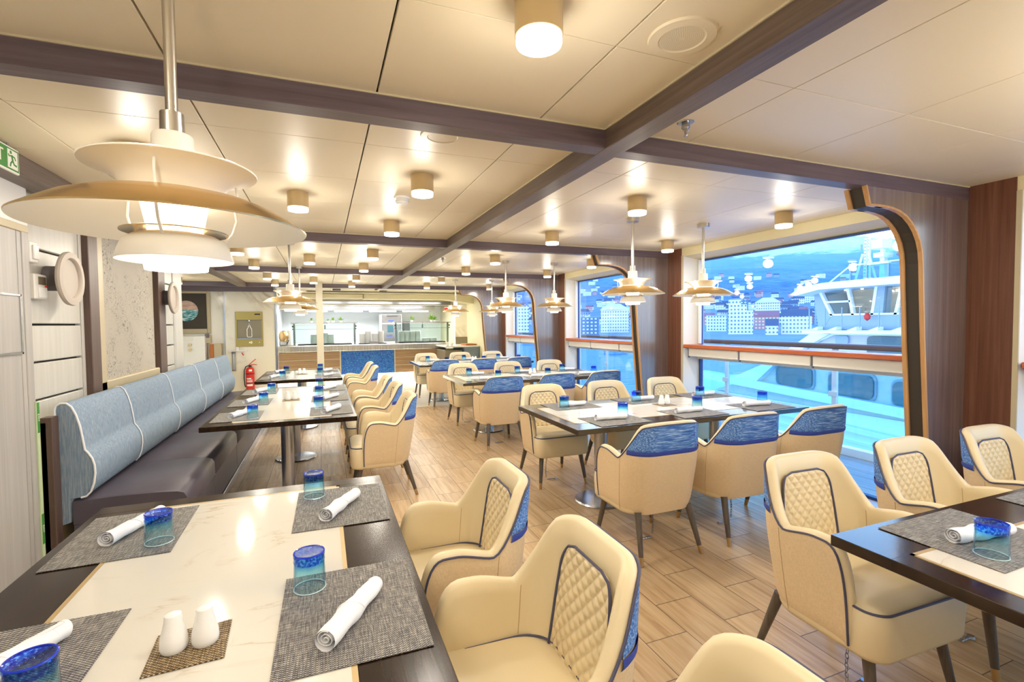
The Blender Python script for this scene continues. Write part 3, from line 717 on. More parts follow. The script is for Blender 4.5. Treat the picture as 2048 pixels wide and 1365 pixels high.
    # seat
    def rr(x0, x1, y0, y1, rf, rb, k=8):
        P = []
        for cx, cy, r, a0 in ((x1 - rf, y1 - rf, rf, 0), (x0 + rf, y1 - rf, rf, PI / 2), (x0 + rb, y0 + rb, rb, PI), (x1 - rb, y0 + rb, rb, 1.5 * PI)):
            for i in range(k + 1):
                t = a0 + PI / 2 * i / k; P.append((cx + r * math.cos(t), cy + r * math.sin(t)))
        return P
    x1, y0_, y1_ = 0.262, -0.19, 0.285
    O = rr(-x1, x1, y0_, y1_, 0.07, 0.13); N_ = len(O)
    levels = [(0.275, 0.025), (0.282, 0.008), (0.30, 0.0), (0.40, -0.004), (0.452, 0.0), (0.462, 0.006)]
    b = MB(); vs = []
    cx0, cy0 = 0.0, 0.05
    for z, ins in levels:
        for (x, y) in O:
            fx = (x - cx0) / x1; vs.append((x * (1 - ins / x1), cy0 + (y - cy0) * (1 - ins / 0.235), z))
    top = [(0.90, 0.474), (0.72, 0.484), (0.45, 0.490), (0.15, 0.492)]
    for f_, z in top:
        for (x, y) in O: vs.append((x * f_, cy0 + (y - cy0) * f_, z))
    nl = len(levels) + len(top)
    b.add(vs, [(i * N_ + j, i * N_ + (j + 1) % N_, (i + 1) * N_ + (j + 1) % N_, (i + 1) * N_ + j) for i in range(nl - 1) for j in range(N_)], 0, True)
    b.add(vs, [tuple(reversed(range(N_))), tuple((nl - 1) * N_ + j for j in range(N_))])
    seat = b.obj('seat', 'leather_cream', root, angle=50)
    b = MB(); b.tube([(x * 0.995, cy0 + (y - cy0) * 0.995, 0.461) for x, y in O], 0.0045, 8, closed=True); b.obj('seat_piping', 'piping_navy', seat)
    b = MB(); b.tube([chair_S(PT * 0.07 + PT * 0.86 * i / 60, 0.474 + 0.006 * math.sin(PI * i / 60), th + 0.009 + 0.006 * math.sin(PI * i / 60)) for i in range(61)], 0.0038, 6); b.obj('joint_piping', 'piping_navy', seat)
    # legs
    for sx in (-1, 1):
        for (yt, yb) in ((0.20, 0.255), (-0.175, -0.265)):
            p0 = Vector((sx * 0.195, yt, 0.30)); p1 = Vector((sx * 0.232, yb, 0.0)); q_ = p0.lerp(p1, 0.83)
            b = MB(); b.cyl(p0, q_, 0.0225, 0.0148, 16); lg = b.obj('leg', 'leg_wood', root)
            b = MB(); b.cyl(q_, p1, 0.0152, 0.0125, 16); tag(b.obj('ferrule', 'brass', lg), 'brass leg tip')
    return root
chair0 = build_chair()
def add_chain(ch, side=1, lean=0.03):
    """anchor chain hanging from under the seat to the floor"""
    b = MB(); z = 0.275; i = 0; x = 0.06 * side; y = 0.05
    while z > 0.03:
        t = []
        for k in range(12):
            a = 2 * PI * k / 12; u, v = 0.0065 * math.cos(a), 0.0125 * math.sin(a)
            ox = x + lean * math.sin((0.275 - z) * 9)
            t.append((ox + u, y, z + v) if i % 2 == 0 else (ox, y + u, z + v))
        b.tube(t, 0.0019, 5, closed=True); z -= 0.0195; i += 1
    for k in range(3):
        t = [(x + lean * 0.6 - 0.02 - 0.024 * k + 0.015 * math.cos(2 * PI * q / 12), y + 0.0075 * math.sin(2 * PI * q / 12), 0.008) for q in range(12)]
        b.tube(t, 0.0022, 5, closed=True)
    b.lathe([(0.0, 0.012), (0.014, 0.011), (0.018, 0.0)], 16, (x + lean * 0.6 - 0.095, y, 0))
    return tag(b.obj('anchor_chain', 'chain_steel', ch), 'steel anchor chain reaching the floor')
chain_proto = None
used = [False]
def place_chair(x, y, rz, label, group, chain=None):
    rz += random.uniform(-0.03, 0.03)
    if not used[0]:
        c = chair0; used[0] = True; c.location = (x, y, 0); c.rotation_euler = (0, 0, rz); c['label'] = label; c['group'] = group
    else:
        c = copy_tree(chair0, (x, y, 0), rz, label, group)
    return c

# ================================================================== TABLES
def table(name_label, x0, x1, y0, y1, long_axis):
    cx, cy = (x0 + x1) / 2, (y0 + y1) / 2; a, c = (x1 - x0) / 2, (y1 - y0) / 2
    t = empty('dining_table', name_label, 'table', (cx, cy, 0), 0, 'dark wood dining tables with pale marble inlays')
    iy = 0.09 if long_axis == 'y' else 0.195; ix = 0.195 if long_axis == 'y' else 0.09
    b = MB(); zt, zb = 0.75, 0.712
    # ring top with the inlay opening
    ms = 'table_wood' if long_axis == 'y' else 'table_wood_x'
    b.cbox(-a, a, -c, -c + iy, zb, zt, 0.002); b.cbox(-a, a, c - iy, c, zb, zt, 0.002)
    b.cbox(-a, -a + ix, -c + iy - 0.002, c - iy + 0.002, zb, zt, 0.002); b.cbox(a - ix, a, -c + iy - 0.002, c - iy + 0.002, zb, zt, 0.002)
    b.box(-a + 0.02, a - 0.02, -c + 0.02, c - 0.02, zb - 0.004, zb + 0.012)
    top = b.obj('tabletop', ms, t)
    b = MB(); b.box(-a + ix + 0.012, a - ix - 0.012, -c + iy + 0.012, c - iy - 0.012, zb + 0.012, zt + 0.0006); b.obj('marble_inlay', 'marble_table', top)
    b = MB()
    for (p, q, r, s_) in ((-a + ix, a - ix, -c + iy, -c + iy + 0.013), (-a + ix, a - ix, c - iy - 0.013, c - iy), (-a + ix, -a + ix + 0.013, -c + iy, c - iy), (a - ix - 0.013, a - ix, -c + iy, c - iy)):
        b.box(p, q, r, s_, zt - 0.01, zt + 0.0012)
    b.obj('inlay_trim', 'inlay_brass', top)
    L = c if long_axis == 'y' else a
    offs = (-L + 0.52, L - 0.52) if L > 1 else (-L + 0.45, L - 0.45)
    for o in offs:
        p = (0, o) if long_axis == 'y' else (o, 0)
        col_ = MB(); col_.cyl((p[0], p[1], 0.02), (p[0], p[1], 0.70), 0.052, None, 32); col_.cyl((p[0], p[1], 0.695), (p[0], p[1], 0.711), 0.12, None, 24); co = col_.obj('pedestal_column', 'steel', t)
        d = MB(); d.lathe([(0.0, 0.0), (0.215, 0.0), (0.22, 0.006), (0.21, 0.016), (0.06, 0.026), (0.0, 0.026)], 48, (p[0], p[1], 0)); d.obj('pedestal_foot', 'steel', co)
    return t
def build_placemat():
    b = MB(); hx, hy = 0.173, 0.225
    def f(u, v): return (-hx + 2 * hx * u, -hy + 2 * hy * v, 0.0016)
    b.cbox(-hx, hx, -hy, hy, 0.0, 0.0022, 0.0006)
    return b.obj('placemat', 'placemat_weave')
def build_napkin(k):
    """rolled napkin lying along local x with a spiral end and a crosswise fold edge"""
    rnd = random.Random(k); L = 0.25; n = 26; m = 40; b = MB()
    def rad(u): return 0.0275 + 0.002 * math.sin(u * 5 + k) - 0.003 * abs(u - 0.45) + 0.0015 * math.sin(u * 17 + k)
    rows = []
    for i in range(n + 1):
        u = i / n; x = -L / 2 + L * u; r = rad(u); row = []
        for j in range(m + 1):
            t = j / m; ang = 2 * PI * 1.0 * t
            wr = 1 + 0.03 * math.sin(3 * ang + 6 * u + k) * math.sin(PI * u) + 0.025 * math.sin(ang * 2 - 14 * u)
            # overlap lip: spiral step that travels diagonally round the roll
            step = (ang / (2 * PI) + 0.9 * u + 0.2) % 1.0; rr_ = r * wr * (0.93 + 0.10 * step)
            y = rr_ * math.cos(ang); z = rr_ * math.sin(ang) * 0.82
            row.append((x + 0.012 * math.sin(ang) * (1 if i in (0, n) else 0) * 0.5, y, max(z, -0.0205) + 0.0207))
        rows.append(row)
    w = m + 1; vs = [p for r_ in rows for p in r_]
    b.add(vs, [(i * w + j, (i + 1) * w + j, (i + 1) * w + j + 1, i * w + j + 1) for i in range(n) for j in range(m)], 0, True)
    body = b.obj('rolled_napkin', 'napkin', recalc=True, angle=80)
    b = MB()
    for sx, end in ((-1, 0), (1, 1)):
        b = MB(); pts = []
        for q in range(46):
            a = q / 45 * 2 * PI * 2.3; r = 0.003 + 0.0195 * q / 45
            pts.append((sx * (L / 2 - 0.004), r * math.cos(a), 0.0222 + r * 0.85 * math.sin(a)))
        vs = []
        for p in pts: vs.append(p); vs.append((p[0] - sx * 0.05, p[1], p[2]))
        b.add(vs, [(2 * i, 2 * i + 1, 2 * i + 3, 2 * i + 2) for i in range(len(pts) - 1)], 0, True)
        b.tube(pts, 0.0011, 5)
        b.lathe([(0.0, 0.0), (0.021, 0.0)], 20, (0, 0, 0)) if False else None
        cap = [(sx * (L / 2 - 0.03), 0.024 * math.cos(2 * PI * q / 20), 0.0207 + 0.0195 * math.sin(2 * PI * q / 20)) for q in range(20)]
        b.add(cap, [tuple(range(20))]); b.obj('rolled_end', 'napkin', body)
    # diagonal folded hem
    b = MB(); pts = []
    for q in range(20):
        a = 0.15 + (PI - 0.3) * q / 19; u = 0.40 + 0.13 * q / 19; r = rad(u) * 1.04
        pts.append((-L / 2 + L * u, r * math.cos(a), r * 0.83 * math.sin(a) + 0.0210))
    b.tube(pts, 0.0013, 5); b.obj('hem', 'napkin', body)
    return body
def build_tumbler():
    t = empty('tumbler', 'tumbler', 'glass')
    R0, R1, H, w = 0.0435, 0.0405, 0.105, 0.0028
    prof = [(R0, 0.0015), (R0 + 0.0004, 0.0), (R0 - w, 0.0), (R0 - w - 0.0005, 0.005)]
    for i in range(1, 9): f = i / 8; prof.append((R0 + (R1 - R0) * f - w, 0.005 + (H - 0.017) * f))
    prof += [(R1 * 0.8, H - 0.0105), (R1 * 0.4, H - 0.0095), (0.0005, H - 0.009)]
    b = MB(); b.lathe(prof, 36)
    b.lathe([(R0, 0.0015)] + [(R0 + (R1 - R0) * i / 8, 0.0015 + (0.078 - 0.0015) * i / 8) for i in range(1, 9)], 36)
    b.obj('glass_body', 'tumbler_glass', t)
    b = MB(); b.tube([((R0 - 0.0012) * math.cos(2 * PI * k / 36), (R0 - 0.0012) * math.sin(2 * PI * k / 36), 0.0016) for k in range(36)], 0.0014, 6, closed=True); b.obj('mouth_rim', 'rim_glint', t)  # opaque pale ring paints the bright glint along the glass mouth
    prof2 = [(R1 + 0.0006, 0.0775)]
    for i in range(1, 6): prof2.append((R1 + 0.0006 + 0.0008 * math.sin(i * 2.1), 0.0775 + 0.024 * i / 5))
    prof2 += [(R1 - 0.002, H), (R1 - 0.012, H - 0.002), (R1 * 0.4, H - 0.004), (0.0005, H - 0.0045)]
    b = MB(); b.lathe(prof2, 36); b.obj('blue_base', 'tumbler_blue', t)
    b = MB(); b.tube([((R1 - 0.001) * math.cos(2 * PI * k / 36), (R1 - 0.001) * math.sin(2 * PI * k / 36), H - 0.002) for k in range(36)], 0.0026, 8, closed=True); b.obj('blue_ring', 'tumbler_rim', t)
    return t
def build_shaker(holes):
    t = empty('salt_shaker' if holes > 1 else 'pepper_shaker', 'shaker', 'shaker')
    b = MB(); prof = [(0.0, 0.0), (0.024, 0.0), (0.0275, 0.004), (0.029, 0.014), (0.0275, 0.03), (0.0225, 0.05), (0.0185, 0.068), (0.0178, 0.078), (0.0165, 0.0835), (0.010, 0.0865), (0.0, 0.087)]
    b.lathe(prof, 32); b.obj('body', 'porcelain', t)
    b = MB()
    if holes == 1: P = [(0, 0)]
    else: P = [(0.007 * math.cos(2 * PI * k / 5), 0.007 * math.sin(2 * PI * k / 5)) for k in range(5)] + [(0, 0)]
    for (x, y) in P: b.lathe([(0.0, 0.0872), (0.0011, 0.0872), (0.0011, 0.0840)], 8, (x, y, -0.0004 if x == 0 and y == 0 else -0.0012))
    b.obj('holes', 'black', t)
    return t
protos = {}
def place(key, maker, loc, rz, label, cat, group):
    if key not in protos:
        o = maker(); protos[key] = o; o.location = loc; o.rotation_euler = (0, 0, rz)
    else: o = copy_tree(protos[key], loc, rz)
    return tag(o, label, cat, group)
ORD = {1: ['only'], 2: ['nearer', 'farther'], 3: ['nearest', 'middle', 'farthest']}
def setting(tx, ty, side, seat_words, tname, seed):
    """side: 'L','R' seats at left/right of a lengthways table; 'N','F' near/far side of a crossways table.  tx,ty: centre of the mat"""
    z = 0.7516
    rz = {'L': 0, 'R': 0, 'N': PI / 2, 'F': PI / 2}[side]
    rnd = random.Random(seed)
    place('mat', build_placemat, (tx, ty, z), rz + rnd.uniform(-0.02, 0.02), 'woven grey placemat %s of the %s' % (seat_words, tname), 'placemat', 'woven grey placemats on the tables')
    zn = z + 0.0026
    if side == 'R': nx, ny, na = tx + 0.0, ty - 0.045, 1.0; gx, gy = tx - 0.105, ty + 0.15
    if side == 'L': nx, ny, na = tx + 0.005, ty + 0.03, 1.1; gx, gy = tx + 0.12, ty - 0.12
    if side == 'N': nx, ny, na = tx - 0.02, ty + 0.02, -0.1; gx, gy = tx + 0.15, ty + 0.11
    if side == 'F': nx, ny, na = tx - 0.0, ty - 0.02, -0.08; gx, gy = tx - 0.12, ty - 0.1
    na += rnd.uniform(-0.08, 0.08)
    v = seed % 3
    place('nap%d' % v, lambda: build_napkin(v), (nx, ny, zn), na, 'white rolled napkin %s of the %s' % (seat_words, tname), 'napkin', 'rolled white napkins on the placemats')
    place('tumb', build_tumbler, (gx, gy, zn), rnd.uniform(0, 6), 'upturned blue tumbler %s of the %s' % (seat_words, tname), 'glass', 'upturned blue tumblers on the tables')
def shaker_set(x, y, rz, tname):
    z = 0.7516
    def mk(): b = MB(); b.cbox(-0.078, 0.078, -0.078, 0.078, 0, 0.0024, 0.0006); return b.obj('shaker_mat', 'shaker_mat_weave')
    place('smat', mk, (x, y, z), rz, 'small brown woven mat under the shakers on the %s' % tname, 'mat', 'small brown mats under the shakers')
    c, s = math.cos(rz), math.sin(rz)
    place('salt', lambda: build_shaker(6), (x - 0.031 * c, y - 0.031 * s, z + 0.0026), rz, 'white porcelain shaker with several holes, left of the pair on the %s' % tname, 'shaker', 'white porcelain shakers')
    place('pepper', lambda: build_shaker(1), (x + 0.031 * c, y + 0.031 * s, z + 0.0026), rz, 'white porcelain shaker with one hole, right of the pair on the %s' % tname, 'shaker', 'white porcelain shakers')

# bench-side tables
TL = [('nearest bench table', 0.14, 2.47, [2.11, 1.32, 0.53], [1.945, 1.22, 0.545]),
      ('second bench table', 4.15, 6.48, [4.53, 5.31, 6.10], [4.47, 5.33, 6.12]),
      ('last bench table', 7.28, 8.86, [7.68, 8.46], [7.62, 8.42])]
ti = ['nearest dark dining table with marble inlay, beside the bench and under the large pendant', 'second dark dining table along the bench, laid for six', 'farthest small dining table at the far end of the bench, laid for four']
seed = 1
for k, (tn, y0, y1, rows, chy) in enumerate(TL):
    table(ti[k], -0.87, 0.25, y0, y1, 'y')
    for i, ry in enumerate(rows):
        if k == 0: w = ['far', 'front', 'unseen'][i]
        else: w = ORD[len(rows)][i]
        if k == 0 and i == 2: continue
        setting(0.055, ry, 'R', 'at the %s chair-side place' % w, tn, seed); seed += 1
        setting(-0.664, ry, 'L', 'at the %s bench-side place' % w, tn, seed); seed += 1
    if k == 0: shaker_set(-0.305, 1.305, 0.05, tn)
    elif k == 1: shaker_set(-0.31, 5.33, 0.05, tn)
    else: shaker_set(-0.31, 8.1, 0.05, tn)
    tw = ['the table nearest the camera', 'the second bench table', 'the last bench table'][k]
    for i, cy in enumerate(chy):
        if k == 0: w = ['cream quilted armchair, farther one at the right of ', 'large foreground cream quilted armchair at the right of ', 'cream armchair cut off by the bottom edge, right of '][i]
        else: w = 'cream quilted armchair, %s on the right of ' % ORD[len(rows)][i]
        c = place_chair(0.485 + (0.025 if k == 0 and i == 2 else 0.0), cy, PI / 2, w + tw, 'cream tub armchairs around the tables')
# window-side tables
TR = [('right edge table', 0.04, 1.15), ('middle right table', 2.95, 4.05), ('third window table', 5.90, 7.00), ('farthest window table', 8.84, 9.94)]
tj = ['dark dining table with marble inlay cut off by the right edge', 'large dark dining table in the middle right, laid for six beside the windows', 'dark dining table behind the middle right one, third from the camera by the windows', 'farthest dark dining table near the galley and the windows']
XS = [2.04, 2.79, 3.54]
pw = ['left', 'middle', 'right']
chair_recs = []
for k, (tn, y0, y1) in enumerate(TR):
    table(tj[k], 1.64, 3.97 - 0.05, y0, y1, 'x')
    tw = ['the table at the right edge', 'the middle right table', 'the third window table', 'the farthest window table'][k]
    for i, x in enumerate(XS):
        w = pw[i]
        if not (k == 0 and i == 2):
            setting(x + 0.03, y1 - 0.2, 'F', 'at the %s far-side place' % w, tn, seed)
        seed += 1
        if k > 0:
            setting(x + 0.03, y0 + 0.2, 'N', 'at the %s near-side place' % w, tn, seed)
        seed += 1
        g = 'cream tub armchairs around the tables'
        c = place_chair(x, y1 + 0.135 if k else 1.34, PI, 'cream armchair showing its quilted front, %s one behind %s' % (w, tw), g)
        chair_recs.append((c, k, i, 'F'))
        if k > 0:
            c = place_chair([2.02, 2.73, 3.42][i], y0 - 0.26, 0, 'armchair showing its blue-topped beige back, %s one in front of %s' % (w, tw), g)
            chair_recs.append((c, k, i, 'N'))
    if k: shaker_set(2.86, (y0 + y1) / 2 + 0.05, 0.0, tn)
first_chain = None
for (c, k, i, s) in chair_recs:
    if (k, s) in ((0, 'F'), (1, 'N'), (1, 'F'), (2, 'N'), (2, 'F')):
        sd = 1 if s == 'F' else -1
        if first_chain is None: first_chain = add_chain(c, 1)
        else:
            q = first_chain.copy(); COL.objects.link(q); q.parent = c
# ================================================================== BENCH
def build_bench(y0, y1, seams, label, nm='bench'):
    t = empty(nm, label, 'bench', (-1.40, (y0 + y1) / 2, 0)); cy = (y0 + y1) / 2; OX = -1.40
    # backrest profile (x,z), from rear bottom round the top to the front bottom
    rear = [(-1.455, 0.335), (-1.458, 0.55), (-1.462, 0.80), (-1.462, 1.02)]
    topc = [(-1.455, 1.045), (-1.435, 1.058), (-1.41, 1.056), (-1.388, 1.035)]
    front = [(-1.368, 0.985), (-1.352, 0.92), (-1.342, 0.85), (-1.336, 0.80), (-1.333, 0.775)]
    low = [(-1.318, 0.755), (-1.300, 0.72), (-1.290, 0.68), (-1.288, 0.63), (-1.296, 0.57), (-1.312, 0.52), (-1.335, 0.495), (-1.36, 0.49)]
    prof = rear + topc + front + low + [(-1.40, 0.49), (-1.41, 0.345)]
    P = [(x - OX, z) for x, z in prof]
    ys = [y0] + seams + [y1]
    for i in range(len(ys) - 1):
        a, c = ys[i] - cy, ys[i + 1] - cy; b = MB()
        rows = []
        for (yy, ins) in ((a + 0.001, 0.010), (a + 0.012, 0.002), (a + 0.03, 0.0), (c - 0.03, 0.0), (c - 0.012, 0.002), (c - 0.001, 0.010)):
            cxp, czp = -0.0, 0.72
            rows.append([(x - ins * (1 if x > -0.02 else 0), yy, z - ins * (1 if z > 0.9 else 0)) for x, z in P])
        w = len(P); vs = [p for r in rows for p in r]
        b.add(vs, [(q * w + j, (q + 1) * w + j, (q + 1) * w + (j + 1) % w, q * w + (j + 1) % w) for q in range(len(rows) - 1) for j in range(w)], 0, True)
        b.add(vs, [tuple(reversed(range(w))), tuple((len(rows) - 1) * w + j for j in range(w))])
        bc = b.obj('back_cushion', 'bench_blue', t, angle=40)
        b = MB(); vis = [(x + 0.002, z + (0.002 if z > 1 else 0)) for x, z in P[len(rear) - 1:-3]]
        if i == 0: full = P; b.tube([(x + (0.002 if x > -0.03 else -0.002), a - 0.0, z) for x, z in full[:-2]], 0.006, 8)
        else: b.tube([(x, a, z) for x, z in vis], 0.0045, 8)
        b.obj('edge_piping', 'piping_white', bc)
    # seat cushions and base
    for i in range(len(ys) - 1):
        a, c = ys[i] - cy, ys[i + 1] - cy
        b = MB(); pr = [(-1.40, 0.33), (-1.40, 0.475), (-1.2, 0.482), (-1.0, 0.478), (-0.87, 0.470), (-0.835, 0.458), (-0.818, 0.43), (-0.815, 0.33)]
        pr = [(x - OX, z) for x, z in pr]; rows = []
        for yy, ins in ((a + 0.002, 0.008), (a + 0.015, 0.0), (c - 0.015, 0.0), (c - 0.002, 0.008)): rows.append([(x - (ins if x > 0.3 else 0), yy, z - (ins if z > 0.4 else 0)) for x, z in pr])
        w = len(pr); vs = [p for r in rows for p in r]
        b.add(vs, [(q * w + j, (q + 1) * w + j, (q + 1) * w + (j + 1) % w, q * w + (j + 1) % w) for q in range(3) for j in range(w)], 0, True)
        b.add(vs, [tuple(reversed(range(w))), tuple(3 * w + j for j in range(w))]); b.obj('seat_cushion', 'leather_slate', t, angle=45)
        b = MB(); b.cbox(-1.40 - OX, -0.822 - OX, a + 0.002, c - 0.002, 0.085, 0.328, 0.004); b.obj('base_panel', 'leather_slate', t)
    b = MB(); b.box(-1.46 - OX, -0.84 - OX, y0 - cy + 0.01, y1 - cy, 0.0, 0.085); b.obj('plinth', 'opening_dark', t)
    b = MB(); b.cbox(-0.842 - OX, -0.812 - OX, y0 - cy + 0.01, y1 - cy, 0.0, 0.082, 0.003); b.obj('kick_rail', 'steel', t)
    return t
build_bench(3.58, 8.62, [4.40, 5.45, 6.55, 7.62], 'long bench with pale blue ribbed back and dark slate leather seat along the left wall')
fb_ = build_bench(8.3, 9.5, [], 'short far bench with pale blue back, seen beyond the wall end'); fb_.location.x = -2.62
b = MB(); b.cbox(XL - 0.0, XL + 0.055, 3.50, 3.575, 0.0, 0.99, 0.003); tag(b.obj('bench_end_board', 'post_wood'), 'dark upright board between the locker panel and the near end of the bench', 'board')
def green_strip():
    t = empty('exit_guide_strip', 'narrow vertical green glowing exit guide strip on the edge of the locker panel', 'sign', (XL + 0.006, 3.463, 0.65))
    b = MB(); b.cbox(-0.002, 0.006, -0.013, 0.013, -0.55, 0.44, 0.001); b.obj('strip', 'exit_strip', t)
    for z in (0.35, -0.28):
        b = MB(); b.box(0.006, 0.0075, -0.011, 0.011, z - 0.085, z + 0.085); p = b.obj('label_plate', 'green_sign', t)
        x = text('lettering', 'EXIT', 0.022, 'sign_white', p, (0.0078, 0, z), (PI / 2, PI / 2, PI / 2), 0.0003)
    return t
MT('exit_strip', '#c8dcb0', 0.5)
green_strip()

# ================================================================== WALL THINGS
def wall_light(y, lab):
    t = empty('round_wall_light', lab, 'wall light', (XL - 0.045, y, 1.80), 0, 'round grey wall lights')
    b = MB(); b.cyl((0.0, 0, 0), (0.095, 0, 0), 0.075, None, 36); b.obj('mount', 'grey_disc_dark', t)
    # shallow dish facing the room, ring around a recessed face
    b = MB(); prof = [(0.0, 0.094), (0.150, 0.094), (0.162, 0.100), (0.165, 0.112), (0.160, 0.122), (0.128, 0.124), (0.120, 0.118), (0.116, 0.106), (0.0, 0.104)]
    n = 56; vs = [(z, r * math.cos(2 * PI * k / n), r * math.sin(2 * PI * k / n)) for r, z in prof for k in range(n)]
    b.add(vs, [(i * n + k, i * n + (k + 1) % n, (i + 1) * n + (k + 1) % n, (i + 1) * n + k) for i in range(len(prof) - 1) for k in range(n)], 0, True)
    b.obj('dish', 'grey_disc', t, angle=40)
    return t
wall_light(3.765, 'large round grey wall light beside the light switch')
wall_light(5.98, 'round grey wall light past the framed line drawing')
def switch():
    t = empty('light_switch', 'white double light switch high on the grooved wall, left of the round wall light', 'switch', (XL - 0.047, 3.55, 1.93))
    b = MB(); b.cbox(0, 0.035, -0.045, 0.045, -0.06, 0.06, 0.006); b.obj('housing', 'white_plastic', t)
    b = MB(); b.cbox(0.035, 0.045, -0.018, 0.034, -0.04, 0.04, 0.003); b.obj('rocker', 'white_paint', t)
    t = empty('thermostat', 'white wall thermostat with a small display below the light switch', 'thermostat', (XL - 0.047, 3.60, 1.735))
    b = MB(); b.cbox(0, 0.04, -0.065, 0.065, -0.07, 0.075, 0.006); b.obj('housing', 'white_plastic', t)
    b = MB(); b.cbox(0.04, 0.043, -0.03, 0.05, 0.015, 0.06, 0.001); b.obj('display', 'filler_recess', t)
    b = MB(); b.cbox(0.04, 0.047, -0.035, 0.05, -0.06, 0.0, 0.002); b.obj('cover_flap', 'white_paint', t)
    b = MB(); b.cyl((0.04, 0.045, 0.008), (0.046, 0.045, 0.008), 0.005, None, 10); b.obj('button', 'red_paint', t)
switch()
def exit_sign():
    t = empty('exit_sign', 'green and white exit sign with running figure under the ceiling at upper left', 'sign', (XL + 0.16, 2.865, 2.29))
    b = MB(); b.cbox(-0.006, 0.006, -0.22, 0.175, -0.06, 0.055, 0.002); b.obj('sign_plate', 'sign_white', t)
    b = MB(); b.box(0.006, 0.0075, -0.212, 0.167, -0.052, 0.047); g = b.obj('green_field', 'green_sign', t)
    text('lettering', 'EXIT', 0.085, 'sign_white', g, (0.009, -0.04, -0.004), (PI / 2, 0, PI / 2), 0.0004)
    b = MB(); b.box(0.0075, 0.009, 0.078, 0.156, -0.045, 0.04); p = b.obj('door_symbol', 'sign_white', g)
    b = MB(); X = 0.0095
    b.cyl((X - 0.0008, 0.075, 0.028), (X, 0.075, 0.028), 0.008, None, 14)
    for pts, r in (([(X, 0.08, 0.016), (X, 0.088, -0.008)], 0.007), ([(X, 0.082, 0.014), (X, 0.06, 0.008), (X, 0.054, 0.016)], 0.0035), ([(X, 0.082, 0.014), (X, 0.104, 0.01), (X, 0.11, -0.002)], 0.0035),
                   ([(X, 0.088, -0.008), (X, 0.072, -0.022), (X, 0.066, -0.038)], 0.0045), ([(X, 0.088, -0.008), (X, 0.098, -0.024), (X, 0.118, -0.026)], 0.0045)):
        b.tube(pts, r, 6)
    for i, v in enumerate(b.v): b.v[i] = (min(max(v[0], 0.009), 0.0102), v[1] + 0.028, v[2])
    b.obj('running_figure', 'green_sign', p, recalc=False)
    b = MB(); b.cyl((0, -0.15, 0.055), (0, -0.15, 0.07), 0.004); b.cyl((0, 0.1, 0.055), (0, 0.1, 0.07), 0.004); b.obj('hanger', 'steel', t)
exit_sign()

# ================================================================== LAMPS
def build_pendant():
    t = empty('pendant_lamp', 'lamp', 'pendant lamp')
    # z measured from the rim of the wide shade
    def sh(prof, th, outer, inner, nm, par=t, n=64):
        b = MB(); p2 = prof + [(r - th * 0.3, z - th) for r, z in reversed(prof)] + [prof[0]]
        mis = [0] * (len(prof)) + [1] * (len(prof))
        b.lathe(p2, n, mis=mis[:len(p2) - 1]); return b.obj(nm, [outer, inner], par, recalc=False, angle=50)
    sh([(0.082, 0.066), (0.120, 0.062), (0.160, 0.052), (0.200, 0.036), (0.230, 0.018), (0.258, 0.0)], 0.003, 'lamp_gold', 'lamp_white', 'wide_shade')
    sh([(0.086, 0.070), (0.092, 0.080), (0.102, 0.094), (0.118, 0.106), (0.138, 0.114), (0.158, 0.118)], 0.002, 'lamp_white', 'lamp_white', 'top_shade')
    sh([(0.050, 0.098), (0.068, 0.074), (0.060, 0.04), (0.052, 0.0), (0.048, -0.02)], 0.002, 'pendant_glow', 'pendant_glow', 'diffuser')
    b = MB(); b.lathe([(0.039, 0.120), (0.05, 0.119), (0.14, 0.1195), (0.158, 0.119)], 64); b.obj('top_plate', 'lamp_white', t)
    sh([(0.045, -0.004), (0.075, -0.004), (0.098, -0.010)], 0.002, 'lamp_gold', 'lamp_gold', 'middle_ring')
    sh([(0.055, -0.014), (0.075, -0.018), (0.094, -0.030), (0.101, -0.048), (0.107, -0.066)], 0.003, 'lamp_white', 'lamp_white', 'lower_shade')
    b = MB(); b.lathe([(0.058, -0.045), (0.060, -0.070), (0.057, -0.088)], 48); b.obj('lower_cup', 'pendant_glow', t)
    b = MB(); b.lathe([(0.0568, -0.087), (0.0005, -0.087)], 48); b.obj('lens', 'pendant_lens', t, recalc=False)
    b = MB(); b.lathe([(0.0, 0.188), (0.036, 0.188), (0.038, 0.184), (0.040, 0.12), (0.0, 0.119)], 40); b.obj('lamp_cap', 'lamp_white', t)
    b = MB(); b.lathe([(0.0, 0.232), (0.022, 0.232), (0.023, 0.186), (0.0, 0.186)], 32); b.obj('collar', 'rod_nickel', t)
    zt = ZC - 1.735
    b = MB(); b.cyl((0, 0, 0.23), (0, 0, zt - 0.02), 0.0115, None, 20); b.obj('rod', 'rod_nickel', t)
    b = MB(); b.lathe([(0.0, zt - 0.034), (0.050, zt - 0.034), (0.053, zt - 0.030), (0.053, zt), (0.0, zt)], 36); b.obj('canopy', 'rod_nickel', t)
    for k in range(3):
        a = 2 * PI * k / 3 + 0.5; c, s = math.cos(a), math.sin(a)
        b = MB(); b.tube([(r * c, r * s, z) for r, z in ((0.122, 0.108), (0.124, 0.085), (0.118, 0.058), (0.122, 0.03), (0.112, 0.0), (0.098, -0.018), (0.090, -0.026))], 0.0028, 8); b.obj('strut', 'lamp_white', t)
    return t
pend0 = build_pendant()
